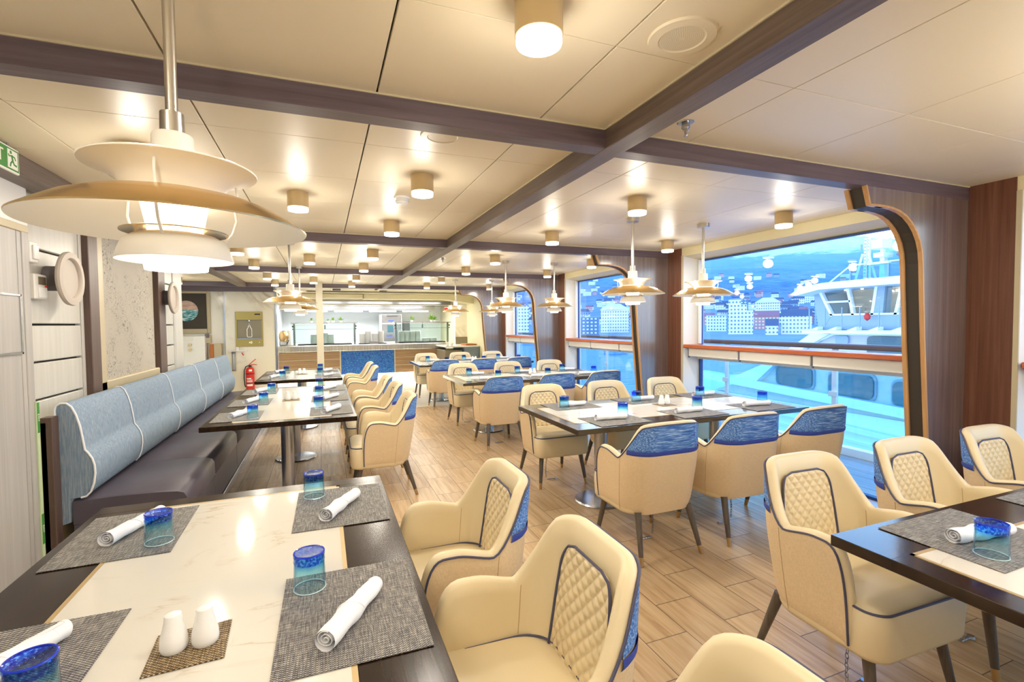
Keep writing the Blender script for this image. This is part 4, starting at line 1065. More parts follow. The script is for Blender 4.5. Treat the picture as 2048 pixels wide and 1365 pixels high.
PEND = [((-0.288, 1.235), 'large pendant lamp with gold-topped white shades hanging close over the nearest bench table'),
        ((-0.30, 5.45), 'pendant lamp with gilt shade over the second bench table'), ((-0.30, 7.75), 'pendant lamp with gilt shade over the last bench table, partly behind another'),
        ((2.40, 3.38), 'left of two pendant lamps over the middle right table'), ((3.14, 3.38), 'right of two pendant lamps over the middle right table'),
        ((2.36, 6.25), 'left of two pendant lamps over the third window table'), ((3.10, 6.25), 'right of two pendant lamps over the third window table'),
        ((2.40, 9.1), 'left of two pendant lamps over the farthest window table'), ((3.14, 9.1), 'right of two pendant lamps over the farthest window table')]
def lamp_light(nm, loc, watts, color, r=0.03, kind='POINT', size=0.1, spread=None, rot=None):
    l = bpy.data.lights.new(nm, kind); l.energy = watts; l.color = color
    if kind == 'POINT': l.shadow_soft_size = r
    if kind == 'AREA': l.shape = 'DISK'; l.size = size
    if spread and kind == 'AREA': l.spread = spread
    o = bpy.data.objects.new(nm, l); COL.objects.link(o); o.location = loc
    if rot: o.rotation_euler = rot
    return o
WARM = (1.0, 0.92, 0.80)
for i, ((x, y), lab) in enumerate(PEND):
    p = pend0 if i == 0 else copy_tree(pend0, (0, 0, 0)); p.scale = (1, 1, 1)
    p.location = (x, y, 1.735 if i else 1.712); p.rotation_euler = (0, 0, i * 0.7)
    if i == 0: p.scale = (1, 1, (ZC - 1.712) / (ZC - 1.735)); tag(p, lab, 'pendant lamp', 'tiered pendant lamps')
    lamp_light('pendant_or_fill_light', (x, y, 1.735 - 0.095), PEND_W, (1.0, 0.88, 0.70), 0, 'AREA', 0.11)
    for k in range(3):
        a = 2 * PI * k / 3 + i * 0.7 + 1.5
        lamp_light('pendant_or_fill_light', (x + 0.085 * math.cos(a), y + 0.085 * math.sin(a), 1.735 + 0.02), PEND_W * 0.05, (1.0, 0.90, 0.76), 0.012)
        lamp_light('pendant_or_fill_light', (x + 0.100 * math.cos(a + 1), y + 0.100 * math.sin(a + 1), 1.735 + 0.080), PEND_W * 0.26, (1.0, 0.92, 0.80), 0.008)
def build_downlight():
    t = empty('ceiling_downlight', 'lamp', 'ceiling lamp')
    b = MB(); b.lathe([(0.0, 0.0), (0.0645, 0.0), (0.0645, -0.096), (0.0, -0.096)], 40); b.obj('housing', 'downlight_body', t)
    b = MB(); b.lathe([(0.062, -0.096), (0.062, -0.114), (0.060, -0.118)], 40); b.obj('diffuser_ring', 'lamp_ring', t)
    b = MB(); b.lathe([(0.060, -0.118), (0.0005, -0.118)], 40); b.obj('lens', 'lamp_lens', t, recalc=False)
    return t
dl0 = build_downlight()
DLS = []
for k in range(1, 5):
    yb = YB[k]
    for (x, dy) in ((0.555, 0.94), (0.555, 2.27), (-0.13, 1.57), (-0.81, 0.94), (-0.81, 2.27), (2.04, 0.94), (2.04, 2.27), (3.43, 0.94), (3.43, 2.33)):
        if k == 1 and (x != 0.555 or dy < 2): continue
        DLS.append((x, yb + dy, k))
DLS.append((-2.33, 10.0, 4))
colw = {0.555: 'right of the bench tables', -0.13: 'in the middle of the bench-side bay', -0.81: 'above the bench', 2.04: 'left above the window tables', 3.43: 'close to the windows', -2.33: 'at the far left beyond the wall end'}
bayw = {1: 'in the bay above the camera', 2: 'in the nearest full bay', 3: 'in the second bay', 4: 'in the galley-side bay'}
for i, (x, y, k) in enumerate(DLS):
    d = dl0 if i == 0 else copy_tree(dl0, (0, 0, 0)); d.location = (x, y, ZC)
    lab_ = None; fb = '' if k in (1,) or x in (-0.13, -2.33) else (', nearer one' if (y - YB[k]) < 1.5 else ', farther one')
    tag(d, 'lit cylinder lamp %s %s%s' % (colw[x], bayw[k], fb), 'ceiling lamp', 'cylinder ceiling lamps')
    lamp_light('downlight_beam', (x, y, ZC - 0.122), LAMP_W, WARM, 0, 'AREA', 0.11); lamp_light('downlight_glow', (x, y, ZC - 0.19), LAMP_W * 0.6, WARM, 0.05)
# out-of-view lights without fixtures keep the room evenly lit
for (x, y) in ((2.4, 0.45), (3.14, 0.45), (2.4, -1.6), (-0.3, -1.6), (-0.3, 0.1)): lamp_light('pendant_or_fill_light', (x, y, 1.85), 13, (1.0, 0.90, 0.74), 0.06)  # fill added to brighten the ceiling; only the first pair match unseen pendants
for (x, y) in ((-0.81, 0.3), (2.04, 0.3), (3.43, 0.3), (0.6, -1.2), (2.6, -1.3)):
    lamp_light('downlight_beam', (x, y, ZC - 0.122), LAMP_W, WARM, 0, 'AREA', 0.11); lamp_light('downlight_glow', (x, y, ZC - 0.19), LAMP_W * 0.6, WARM, 0.05)

def ceiling_bits():
    for (x, y, lab) in ((1.03, 1.20, 'round perforated ceiling speaker near the top of the photo beside the long beam'), (0.53, 2.2, 'round ceiling speaker just behind the nearest cross beam')):
        t = empty('ceiling_speaker', lab, 'speaker', (x, y, ZC), 0, 'round ceiling speakers')
        b = MB(); b.lathe([(0.0, -0.006), (0.066, -0.006), (0.070, -0.009), (0.098, -0.007), (0.101, 0.0)], 56); b.obj('cover', 'frame_speaker', t)
        b = MB()
        for rr_ in range(2, 12):
            r = 0.0055 * rr_; n = int(6 * rr_ * 0.9)
            for q in range(n):
                a = 2 * PI * q / n; c = (r * math.cos(a), r * math.sin(a), -0.0064)
                b.add([(c[0] + 0.0013 * math.cos(w), c[1] + 0.0013 * math.sin(w), c[2]) for w in (0, 2.1, 4.2)], [(0, 2, 1)])
        b.obj('perforation', 'opening_dark', t, recalc=False)
    t = empty('smoke_detector', 'white smoke detector on the ceiling between two lit cylinder lamps', 'smoke detector', (0.52, 3.35, ZC))
    b = MB(); b.lathe([(0.0, -0.012), (0.052, -0.012), (0.055, 0.0)], 36); b.obj('base', 'white_paint', t)
    b = MB(); b.lathe([(0.0, -0.048), (0.03, -0.047), (0.042, -0.036), (0.044, -0.024), (0.036, -0.012)], 36); b.obj('head', 'white_paint', t)
    b = MB(); b.lathe([(0.0405, -0.030), (0.0445, -0.029), (0.0405, -0.026)], 36); b.obj('vent_slot', 'opening_dark', t)
    for (x, y, lab) in ((1.48, 1.70, 'chrome sprinkler head right of the beam crossing'), (1.47, 6.2, 'small sprinkler head right of the long beam, farther away')):
        t = empty('sprinkler_head', lab, 'sprinkler', (x, y, ZC), 0, 'ceiling sprinkler heads')
        b = MB(); b.lathe([(0.0, -0.003), (0.032, -0.004), (0.036, -0.001), (0.037, 0.0)], 32); b.obj('rosette', 'steel', t)
        b = MB(); b.lathe([(0.016, 0.0), (0.018, -0.022), (0.012, -0.030), (0.012, -0.036), (0.005, -0.040), (0.005, -0.052), (0.009, -0.054), (0.006, -0.060), (0.0, -0.060)], 24); b.obj('nozzle', 'steel', t)
MT('frame_speaker', '#e8dcc0', 0.4)
ceiling_bits()

# ================================================================== FAR LEFT: marble wall with water station
YM = 11.95
def far_left():
    b = MB(); b.box(-3.75, -1.97, YM + 0.06, YM + 0.16, 0, ZC); struct(b.obj('wall_far_left', 'marble_wall'))
    b = MB(); b.box(-1.95, -0.99, YM, YM + 0.4, 0, ZC); struct(b.obj('wall_far_marble', 'marble_wall'))
    b = MB(); b.box(-1.965, -1.953, YM - 0.004, YM + 0.06, 0, ZC); b.box(-0.99, -0.965, YM - 0.006, YM + 0.4, 0, ZC); struct(b.obj('trim_6', 'steel_dark'))
    b = MB(); b.box(-3.75, -3.65, 6.75, YM + 0.2, 0, ZC); struct(b.obj('wall_left_alcove', 'soffit_cream'))
    b = MB(); b.cbox(-3.7, -0.98, 11.8, YM - 0.008, ZB - 0.03, ZC, 0.003); tag(b.obj('ceiling_beam', 'beam_wood_x'), 'thin dark trim beam on top of the far marble wall', 'ceiling beam')
    # picture: dark square with round seascape in cream frame
    t = empty('framed_seascape', 'square dark picture with a round seascape in a cream frame on the far left wall', 'picture', (-2.66, YM + 0.05, 1.83))
    b = MB(); b.box(-0.40, 0.37, -0.02, 0.0, -0.38, 0.37); b.obj('mount_board', 'opening_dark', t)
    b = MB(); b.cyl((0, -0.026, 0.0), (0, -0.02, 0.0), 0.215, None, 56); b.obj('round_seascape', 'seascape_disc', t)
    b = MB()
    for (x0, x1, z0, z1) in ((-0.50, -0.40, -0.48, 0.44), (0.37, 0.44, -0.48, 0.44), (-0.40, 0.37, -0.48, -0.38), (-0.40, 0.37, 0.37, 0.44)): b.cbox(x0, x1, -0.04, 0.0, z0, z1, 0.01)
    b.obj('picture_frame', 'frame_cream', t)
    # brightly lit service shelf under the picture
    t = empty('service_cabinet', 'white cabinet with copper knobs under the seascape picture', 'cabinet', (-2.6, YM - 0.2, 0.0))
    b = MB(); b.cbox(-0.5, 0.30, 0, 0.25, 0, 1.30, 0.006); b.obj('body', 'white_paint', t)
    for z in (1.12, 1.02):
        b = MB(); b.cyl((0.04, -0.03, z), (0.04, 0, z), 0.032, None, 20); b.obj('knob', 'brass', t)
    b = MB(); b.cbox(-0.10, 0.10, -0.006, 0, 1.21, 1.28, 0.002); b.obj('notice', 'white_plastic', t)
    t2 = empty('service_niche', 'cream side board with an orange wooden edge beside the white cabinet', 'panel', (-2.14, YM - 0.1, 0))
    b = MB(); b.cbox(-0.02, 0.12, 0, 0.14, 0, 1.13, 0.004); b.obj('board', 'frame_cream', t2)
    b = MB(); b.cbox(-0.085, -0.022, -0.03, 0.14, 0, 1.12, 0.004); b.obj('wood_edge', 'wood_orange_block', t2)
    t3 = empty('wall_dispenser', 'small grey wall dispenser at the right of the white cabinet', 'dispenser', (-2.27, YM + 0.03, 1.26))
    b = MB(); b.cbox(-0.06, 0.05, -0.08, 0.02, -0.12, 0.05, 0.008); b.obj('housing', 'frame_cream', t3); b = MB(); b.cbox(-0.05, 0.03, -0.1, -0.08, -0.0, 0.08, 0.004); b.obj('key_panel', 'grey_disc_dark', t3)
    # bottle filling station
    t = empty('bottle_filler', 'brass bottle filling station set in the far marble wall', 'water station', (-1.49, YM, 1.43))
    b = MB(); b.cbox(-0.265, 0.265, -0.03, 0.0, -0.38, -0.20, 0.004); b.cbox(-0.265, 0.265, -0.03, 0.0, 0.20, 0.38, 0.004); b.box(-0.265, -0.235, -0.03, 0.0, -0.20, 0.20); b.box(0.235, 0.265, -0.03, 0.0, -0.20, 0.20)
    b.obj('front_plate', 'filler_brass', t)
    b = MB(); b.box(-0.235, 0.235, -0.004, 0.0, -0.2, 0.2); b.obj('recess', 'filler_recess', t)
    b = MB(); b.cbox(-0.24, 0.24, -0.05, -0.03, -0.215, -0.195, 0.003); b.obj('drip_ledge', 'steel_dark', t)
    b = MB(); b.cyl((0, -0.02, 0.17), (0, -0.02, 0.2), 0.025, None, 20); b.obj('spout', 'steel', t)
    b = MB(); Xb = [(-0.04, -0.17), (-0.046, -0.16), (-0.046, -0.0), (-0.018, 0.045), (-0.018, 0.075), (0.018, 0.075), (0.018, 0.045), (0.046, 0.0), (0.046, -0.16), (0.04, -0.17)]
    b.tube([(x, -0.007, z) for x, z in Xb], 0.004, 6, closed=True); b.tube([(0, -0.007, 0.10), (0, -0.007, 0.12)], 0.006, 6); b.obj('bottle_symbol', 'screen_text', t)
    b = MB(); b.box(0.11, 0.22, -0.033, -0.030, 0.31, 0.34); b.obj('display', 'black', t)
    for (x, rr_) in ((0.035, 0.022), (0.0, 0.012)):
        b = MB(); b.tube([(x + rr_ * 0.6 * math.cos(2 * PI * k / 16), -0.032, -0.29 + rr_ * math.sin(2 * PI * k / 16)) for k in range(16)], 0.003, 5, closed=True); b.obj('mark', 'screen_text', t)
    b = MB(); b.prism([(0.18, -0.29), (0.20, -0.275), (0.20, -0.305)], -0.034, -0.031, 'y'); b.obj('arrow_mark', 'screen_text', t)
    # sanitiser arm + bottle
    t = empty('sanitiser_dispenser', 'hand sanitiser bottle in a white bracket on the far marble wall', 'dispenser', (-1.80, YM, 0.80))
    b = MB(); b.cyl((0, -0.06, -0.25), (0, -0.06, 0.12), 0.032, None, 20); b.obj('bottle', 'steel', t)
    b = MB(); b.cbox(-0.10, 0.26, -0.07, 0.0, 0.15, 0.18, 0.006); b.cbox(0.05, 0.11, -0.08, 0.0, 0.17, 0.25, 0.006); b.obj('bracket', 'white_plastic', t)
    b = MB(); b.cyl((0, -0.06, 0.10), (0, -0.06, 0.15), 0.037, None, 20); b.cyl((0, -0.06, -0.27), (0, -0.06, -0.24), 0.036, None, 20); b.obj('cap', 'grey_disc_dark', t)
    b = MB(); b.tube([(0.16, -0.06, 0.12), (0.19, -0.06, 0.06)], 0.012, 8); b.obj('tag', 'red_paint', t)
    # fire extinguisher
    t = empty('fire_extinguisher', 'red fire extinguisher with black hose hung on the far marble wall', 'fire extinguisher', (-1.49, YM - 0.10, 0.12))
    b = MB(); b.lathe([(0.0, 0.0), (0.078, 0.0), (0.085, 0.015), (0.085, 0.40), (0.075, 0.45), (0.045, 0.48), (0.03, 0.49), (0.0, 0.49)], 36); b.obj('cylinder', 'red_paint', t)
    b = MB(); b.cyl((0, 0, 0.49), (0, 0, 0.53), 0.024, None, 20); b.obj('valve', 'black', t)
    b = MB(); b.tube([(-0.02, 0, 0.53), (0.05, -0.01, 0.60), (0.12, -0.01, 0.66)], 0.009, 6); b.tube([(-0.02, 0, 0.52), (0.06, -0.01, 0.545), (0.14, -0.01, 0.53)], 0.008, 6); b.obj('handle', 'red_paint', t)
    b = MB(); b.tube([(-0.02, -0.02, 0.52), (-0.075, -0.03, 0.50), (-0.105, -0.04, 0.42), (-0.11, -0.04, 0.25), (-0.10, -0.04, 0.10), (-0.085, -0.03, 0.06)], 0.011, 8); b.obj('hose', 'black', t)
    b = MB(); b.cyl((0, 0, 0.335), (0, 0, 0.355), 0.0865, None, 36); b.cyl((0, 0, 0.14), (0, 0, 0.15), 0.0865, None, 36); b.obj('strap', 'black', t)
    b = MB()
    for (a0, a1, z0, z1) in ((-2.3, -0.9, 0.08, 0.12), (-2.3, -0.9, 0.165, 0.185), (-2.3, -0.9, 0.20, 0.215), (-2.3, -1.2, 0.23, 0.255), (-1.7, -1.0, 0.40, 0.44)):
        b.grid(lambda u, v: (0.0862 * math.cos(a0 + (a1 - a0) * u), 0.0862 * math.sin(a0 + (a1 - a0) * u), z0 + (z1 - z0) * v), 10, 1)
    b.obj('label_lines', 'sign_white', t)
    b = MB(); b.box(-0.03, 0.03, 0.08, 0.10, 0.3, 0.5); b.obj('wall_bracket', 'steel_dark', t)
    # square white pillar
    b = MB(); b.cbox(-0.115, 0.015, 10.50, 10.63, 0, ZC - 0.0, 0.006); tag(b.obj('pillar', 'pillar_cream'), 'slim square cream pillar standing before the galley counter', 'pillar')
far_left()

# ================================================================== GALLEY
YC = 13.6
def galley():
    # counter
    def counter():
        t = empty('serving_counter', 'long steel-topped serving counter with wood panels and a blue mosaic panel', 'counter', (1.1, YC, 0))
        X = -1.1
        b = MB(); b.cbox(-1.10 + X, 3.30 + X, 0.0, 0.95, 0.81, 0.97, 0.01); b.obj('steel_top', 'steel_brushed', t)
        b = MB(); b.box(-1.05 + X, 3.28 + X, 0.06, 0.9, 0.17, 0.81); b.obj('carcass', 'opening_dark', t)
        for (x0, x1) in ((-1.06, 0.41), (1.85, 3.28)):
            for (z0, z1) in ((0.60, 0.80), (0.385, 0.585), (0.175, 0.37)):
                b = MB(); b.cbox(x0 + X, x1 + X, 0.03, 0.06, z0, z1, 0.003); b.obj('wood_panel', 'counter_wood', t)
            for z in (0.585, 0.37):
                b = MB(); b.box(x0 + X, x1 + X, 0.035, 0.06, z + 0.001, z + 0.014); b.obj('light_strip', 'frame_cream', t)
        b = MB(); b.box(0.44 + X, 1.83 + X, 0.025, 0.06, 0.18, 0.80); b.obj('mosaic_panel', 'mosaic_blue', t)
        b = MB(); b.box(0.41 + X, 0.44 + X, 0.02, 0.06, 0.17, 0.81); b.box(1.83 + X, 1.855 + X, 0.02, 0.06, 0.17, 0.81); b.obj('panel_edge', 'frame_cream', t)
        b = MB(); b.box(-1.05 + X, 3.28 + X, 0.16, 0.9, 0.0, 0.17); b.obj('toe_kick', 'soffit_cream', t)
        b = MB(); b.box(-1.0 + X, 3.25 + X, 0.10, 0.13, 0.155, 0.168); b.obj('toe_light', 'toe_light', t)
    counter()
    l = lamp_light('toe_glow', (1.1, YC + 0.05, 0.15), 30, (1, 0.93, 0.8), 0, 'AREA', 1.0); l.data.shape = 'RECTANGLE'; l.data.size = 4.2; l.data.size_y = 0.08
    # header and soffit
    b = MB(); b.box(-1.2, 3.6, YC + 0.5, YC + 0.62, 2.05, ZC); struct(b.obj('wall_galley_header', 'soffit_cream'))
    b = MB(); b.cbox(-1.0, 3.55, YC + 0.41, YC + 0.498, 2.075, 2.16, 0.004); t = b.obj('roller_shutter_box', 'steel_dark'); tag(t, 'dark steel roller shutter box over the serving hatch', 'shutter')
    b = MB()
    for z in (2.06, 2.05): b.box(-1.0, 3.55, YC + 0.43, YC + 0.46, z - 0.03, z - 0.024)
    b.obj('slat', 'opening_dark', t)
    b = MB(); b.cbox(-0.95, 1.0, 13.0, 13.5, 2.17, 2.30, 0.02); tag(b.obj('extract_hood', 'hood_steel'), 'long brushed steel hood hanging at the left before the serving hatch', 'hood')
    b = MB(); b.prism([(1.0, 2.17), (1.0, 2.27), (4.0, 2.30), (3.95, 2.06), (3.2, 2.17)], 13.0, 13.5, 'y'); tag(b.obj('extract_hood', 'soffit_cream'), 'cream sloping hood hanging at the right before the serving hatch', 'hood')
    for (x, y, i) in ((0.33, 12.2, 'left'), (1.45, 12.6, 'right')):
        b = MB(); b.cbox(x - 0.09, x + 0.09, y, y + 0.12, ZC - 0.04, ZC - 0.002, 0.004); b.box(x - 0.07, x + 0.07, y - 0.004, y, ZC - 0.03, ZC - 0.012)
        tag(b.obj('ceiling_vent', 'grey_disc_dark'), 'small dark ceiling vent before the galley, %s one' % i, 'vent', 'ceiling vents')
    # galley room shell
    b = MB(); b.box(-1.3, XW + 0.3, Y1 - 0.1, Y1, 0, ZC); struct(b.obj('wall_back', 'kitchen_wall'))
    b = MB(); b.box(-1.3, -1.18, YM + 0.4, Y1, 0, ZC); struct(b.obj('wall_galley_left', 'kitchen_wall'))
    b = MB(); b.box(3.62, 3.9, YC + 0.3, YC + 0.7, 0, ZC); struct(b.obj('wall_galley_pier', 'soffit_cream'))
    # back steel bench, tall oven, upper shelf
    t = empty('back_worktop', 'white and steel worktop along the back wall of the galley', 'worktop', (1.2, 16.4, 0))
    b = MB(); b.cbox(-2.2, 2.4, 0, 0.6, 0, 0.90, 0.01); b.obj('cabinet', 'steel', t); b = MB(); b.cbox(-2.2, 2.4, -0.02, 0.6, 0.90, 0.94, 0.006); b.obj('top', 'white_paint', t)
    t = empty('extract_canopy', 'long steel extract canopy with bright tubes at the back of the galley', 'hood', (1.2, 16.0, 2.0))
    b = MB(); b.cbox(-2.2, 2.3, 0, 1.1, -0.05, 0.35, 0.01); b.obj('canopy', 'steel', t)
    for k in range(4):
        b = MB(); b.cyl((-1.9 + k * 1.05, 0.1, -0.07), (-1.05 + k * 1.05, 0.1, -0.07), 0.018, None, 12); b.obj('tube_lamp', 'tube_light', t)
    for k in range(3):
        l = lamp_light('galley_light', (-0.1 + k * 1.4, 15.2, 2.25), 42, (0.95, 0.98, 1.0), 0, 'AREA', 1.0); l.data.shape = 'RECTANGLE'; l.data.size = 1.1; l.data.size_y = 0.4
        l = lamp_light('plate_fill_light', (-0.1 + k * 1.4, 13.55, 2.16), 26, (1.0, 0.97, 0.92), 0, 'AREA', 1.0); l.data.shape = 'RECTANGLE'; l.data.size = 1.2; l.data.size_y = 0.1  # fill light added before the hatch so the plates look white
    t = empty('oven_tower', 'tall white combi oven tower at the back of the galley', 'oven', (2.08, 16.0, 0))
    b = MB(); b.cbox(-0.33, 0.33, 0, 0.6, 0.0, 1.83, 0.01); b.obj('body', 'white_paint', t)
    b = MB(); b.cbox(-0.31, 0.31, -0.02, 0, 1.56, 1.82, 0.004); d = b.obj('door', 'steel', t); b = MB(); b.box(-0.1, 0.08, -0.024, -0.02, 1.6, 1.64); b.obj('control_label', 'label_blue', d)
    b = MB(); b.cyl((-0.15, -0.03, 1.77), (0.2, -0.03, 1.77), 0.008, None, 8); b.obj('door_handle', 'black', d)
    b = MB(); b.cbox(-0.31, 0.31, -0.02, 0, 0.96, 1.52, 0.004); d = b.obj('door', 'steel', t); b = MB(); b.box(-0.13, 0.05, -0.024, -0.02, 1.25, 1.48); b.obj('control_panel', 'ship_glass', d); b = MB(); b.box(-0.16, 0.02, -0.026, -0.02, 1.12, 1.16); b.obj('control_label', 'label_blue', d)
    b = MB(); b.cbox(2.55, 2.75, 16.5, 16.9, 0.95, 1.6, 0.01); tag(b.obj('water_boiler', 'steel_dark'), 'steel boiler standing right of the oven tower', 'boiler')
    # glass gantries
    for gi, (x0, x1, lab) in enumerate(((-0.78, 0.90, 'left glass food guard with steel shelf on the serving counter'), (1.86, 3.52, 'right glass food guard with steel shelf on the serving counter'))):
        t = empty('food_guard', lab, 'food guard', ((x0 + x1) / 2, YC + 0.3, 0.97), 0, 'glass food guards on the counter'); h = (x1 - x0) / 2
        b = MB(); b.cbox(-h, h, -0.05, 0.30, 0.575, 0.60, 0.005); b.obj('top_shelf', 'steel', t)
        for sx in (-1, 1):
            b = MB(); b.cbox(sx * (h - 0.08) - 0.025, sx * (h - 0.08) + 0.025, 0.10, 0.15, 0.0, 0.575, 0.003); b.obj('post', 'steel_dark', t)
            b = MB(); b.cyl((sx * (h - 0.05), 0.05, 0.5), (sx * (h - 0.05), 0.02, 0.5), 0.02, None, 12); b.cyl((sx * (h - 0.05), 0.05, 0.43), (sx * (h - 0.05), 0.02, 0.43), 0.016, None, 12); b.obj('clamp', 'black', t)
        b = MB(); b.box(-h + 0.04, h - 0.04, -0.0, 0.006, 0.06, 0.55); b.obj('guard_glass', 'guard_glass', t)
        b = MB(); b.box(-h + 0.1, h - 0.1, 0.10, 0.12, 0.42, 0.43); b.cbox(-0.02, 0.02, 0.08, 0.12, 0.42, 0.575, 0.003); b.obj('heat_rail', 'steel_dark', t)
        b = MB(); b.cbox(-h + 0.16, h - 0.16, 0.05, 0.5, 0.0, 0.03, 0.004); b.obj('black_tray', 'black', t)
    for (x, w_) in ((0.06, 1.4), (2.69, 1.4)):
        l = lamp_light('plate_fill_light', (x, YC + 0.40, 1.53), 16, (1.0, 0.97, 0.92), 0, 'AREA', 1.0); l.data.shape = 'RECTANGLE'; l.data.size = w_; l.data.size_y = 0.1  # fill added below each guard shelf to brighten the plates, no fixture
    # plates, bowls, racks
    r = random.Random(3)
    def plates(x, y, n, rad, lab, z0=1.0, g='stacks of white plates on the counter'):
        b = MB()
        for i in range(n): z = i * 0.011; b.lathe([(0.0, z), (rad * 0.6, z), (rad, z + 0.014), (rad, z + 0.017), (rad * 0.6, z + 0.004)], 24)
        tag(b.obj('plate_stack', 'plate_white', loc=(x, y, z0)), lab, 'plates', g)
    pw_ = ['leftmost', 'second', 'third', 'fourth', 'fifth', 'sixth']
    for i, x in enumerate((2.12, 2.27, 2.42, 2.57)): plates(x, YC + 0.55, 28, 0.10, '%s tall stack of white plates under the right food guard' % pw_[i])
    for i, x in enumerate((2.80, 3.02)): plates(x, YC + 0.5, 9, 0.12, '%s low stack of white dishes under the right food guard' % ['left', 'right'][i])
    for i, x in enumerate((-0.22, -0.08, 0.06, 0.2)): plates(x, YC + 0.55, 26 if i in (1, 2) else 22, 0.10, '%s stack of white plates under the left food guard' % pw_[i])
    for i, x in enumerate((1.02, 1.18, 1.36, 1.52)): plates(x, YC + 0.45, 30 if i % 2 else 24, 0.09, '%s stack of white cups and plates between the food guards' % pw_[i], 0.985)
    b = MB(); b.cbox(0.93, 1.66, YC + 0.28, YC + 0.62, 0.971, 0.986, 0.003); tag(b.obj('black_tray', 'black'), 'black tray under the plates between the two food guards', 'tray')
    b = MB(); b.cbox(1.2, 1.42, YC + 0.2, YC + 0.27, 0.971, 1.05, 0.005); tag(b.obj('steel_holder', 'steel_dark'), 'small steel holder standing before the plates on the counter', 'holder')
    # jars and machines
    t = empty('juice_machine', 'round-fronted coffee machine at the left end of the serving counter', 'machine', (-0.93, YC + 0.5, 0.97))
    b = MB(); b.cbox(-0.14, 0.05, 0, 0.3, 0, 0.35, 0.02); b.obj('body', 'steel', t); b = MB(); b.lathe([(0, 0.1), (0.08, 0.12), (0.12, 0.2), (0.12, 0.3), (0.07, 0.38), (0, 0.40)], 28, (-0.03, -0.02, 0)); b.obj('bean_hopper', 'brass', t)
    b = MB(); b.tube([(0.05, -0.05, 0.05), (0.09, -0.05, 0.14), (0.0, -0.05, 0.15)], 0.012, 8); b.obj('tap', 'black', t)
    b = MB(); b.cbox(0.06, 0.15, 0.05, 0.2, 0.0, 0.40, 0.01); tag(b.obj('milk_unit', 'white_paint', loc=(-0.93, YC + 0.5, 0.97)), 'white milk unit right of the coffee machine', 'machine')
    # hanging plants
    def plant(x, y, z, lab, s=0.08, n=26, pot=True):
        t = empty('potted_plant', lab, 'plant', (x, y, z), 0, 'small green plants on the food guards'); rr = random.Random(int(x * 100))
        b = MB(); b.lathe([(0.0, 0.0), (0.03, 0.0), (0.04, 0.05), (0.035, 0.05), (0, 0.045)], 16); b.obj('pot', 'porcelain', t)
        b = MB()
        for i in range(n):
            a = rr.uniform(0, 6.28); e = rr.uniform(0.1, 1.4); L = s * rr.uniform(0.6, 1.2); c, s_ = math.cos(a), math.sin(a)
            p = Vector((0, 0, 0.05)); q = p + Vector((c * math.cos(e), s_ * math.cos(e), math.sin(e))) * L; w = Vector((-s_, c, 0)) * 0.012; m = p.lerp(q, 0.55) + Vector((0, 0, 0.006))
            b.add([p, m + w, q, m - w], [(0, 1, 2, 3)])
        b.obj('leaves', 'leaf', t, recalc=False)
    for i, (x, s) in enumerate(((-0.27, .08), (0.14, .06), (0.27, .1), (0.47, .11))): plant(x, YC + 0.4, 1.57, 'small green plant on the left food guard, %s from the left' % ['first', 'second', 'third', 'fourth'][i], s)
    for i, (x, s) in enumerate(((2.39, .14), (2.96, .2), (3.05, .14))): plant(x, YC + 0.4, 1.57, 'green plant on the right food guard, %s from the left' % ['first', 'second', 'third'][i], s, 36)
    # side counter at right with cutlery and blue front
    t = empty('side_counter', 'side counter with steel shelf and blue grey front panel right of the galley', 'counter', (3.62, 12.5, 0))
    b = MB(); b.cbox(-0.10, 0.32, 0, 1.2, 0.0, 0.88, 0.01); b.obj('body', 'side_front', t)
    b = MB(); b.cbox(-0.62, 0.32, -0.03, 1.25, 0.88, 0.91, 0.006); b.obj('worktop', 'kitchen_floor', t)
    b = MB(); b.cbox(-0.6, -0.13, 0.1, 1.2, 0.0, 0.80, 0.01); b.obj('recess', 'filler_recess', t)
    b = MB(); b.cbox(0.02, 0.32, 0.25, 0.8, 0.91, 0.95, 0.006); b.obj('cutlery_tray', 'wood_orange_block', t)
    for i, (x, z) in enumerate(((3.08, 0.915), (3.2, 0.915))):
        b = MB(); b.cyl((x, 12.6, z), (x, 12.6, z + 0.09), 0.035, None, 16); tag(b.obj('cutlery_pot', 'porcelain'), '%s small white pot on the side counter' % ['left', 'right'][i], 'pot')
    b = MB(); b.box(3.60, XW, YC + 0.12, YC + 0.3, 0, ZC); struct(b.obj('wall_side_pier', 'marble_wall'))
    b = MB(); b.box(3.60, XW, YC + 0.095, YC + 0.118, 0.92, 1.12); tag(b.obj('splashback', 'filler_recess'), 'grey splashback strip above the side counter', 'splashback')
    t = empty('emergency_phone', 'red topped box near the hatch above the right food guard', 'alarm', (3.42, YC + 0.38, 1.93))
    b = MB(); b.cbox(-0.05, 0.28, 0, 0.06, -0.04, 0.06, 0.004); b.obj('housing', 'white_paint', t); b = MB(); b.cbox(-0.07, 0.03, -0.01, 0.05, -0.03, 0.05, 0.01); b.obj('red_lamp', 'red_paint', t)
MT('side_front', '#7f8c9c', 0.3, 0.3)
galley()
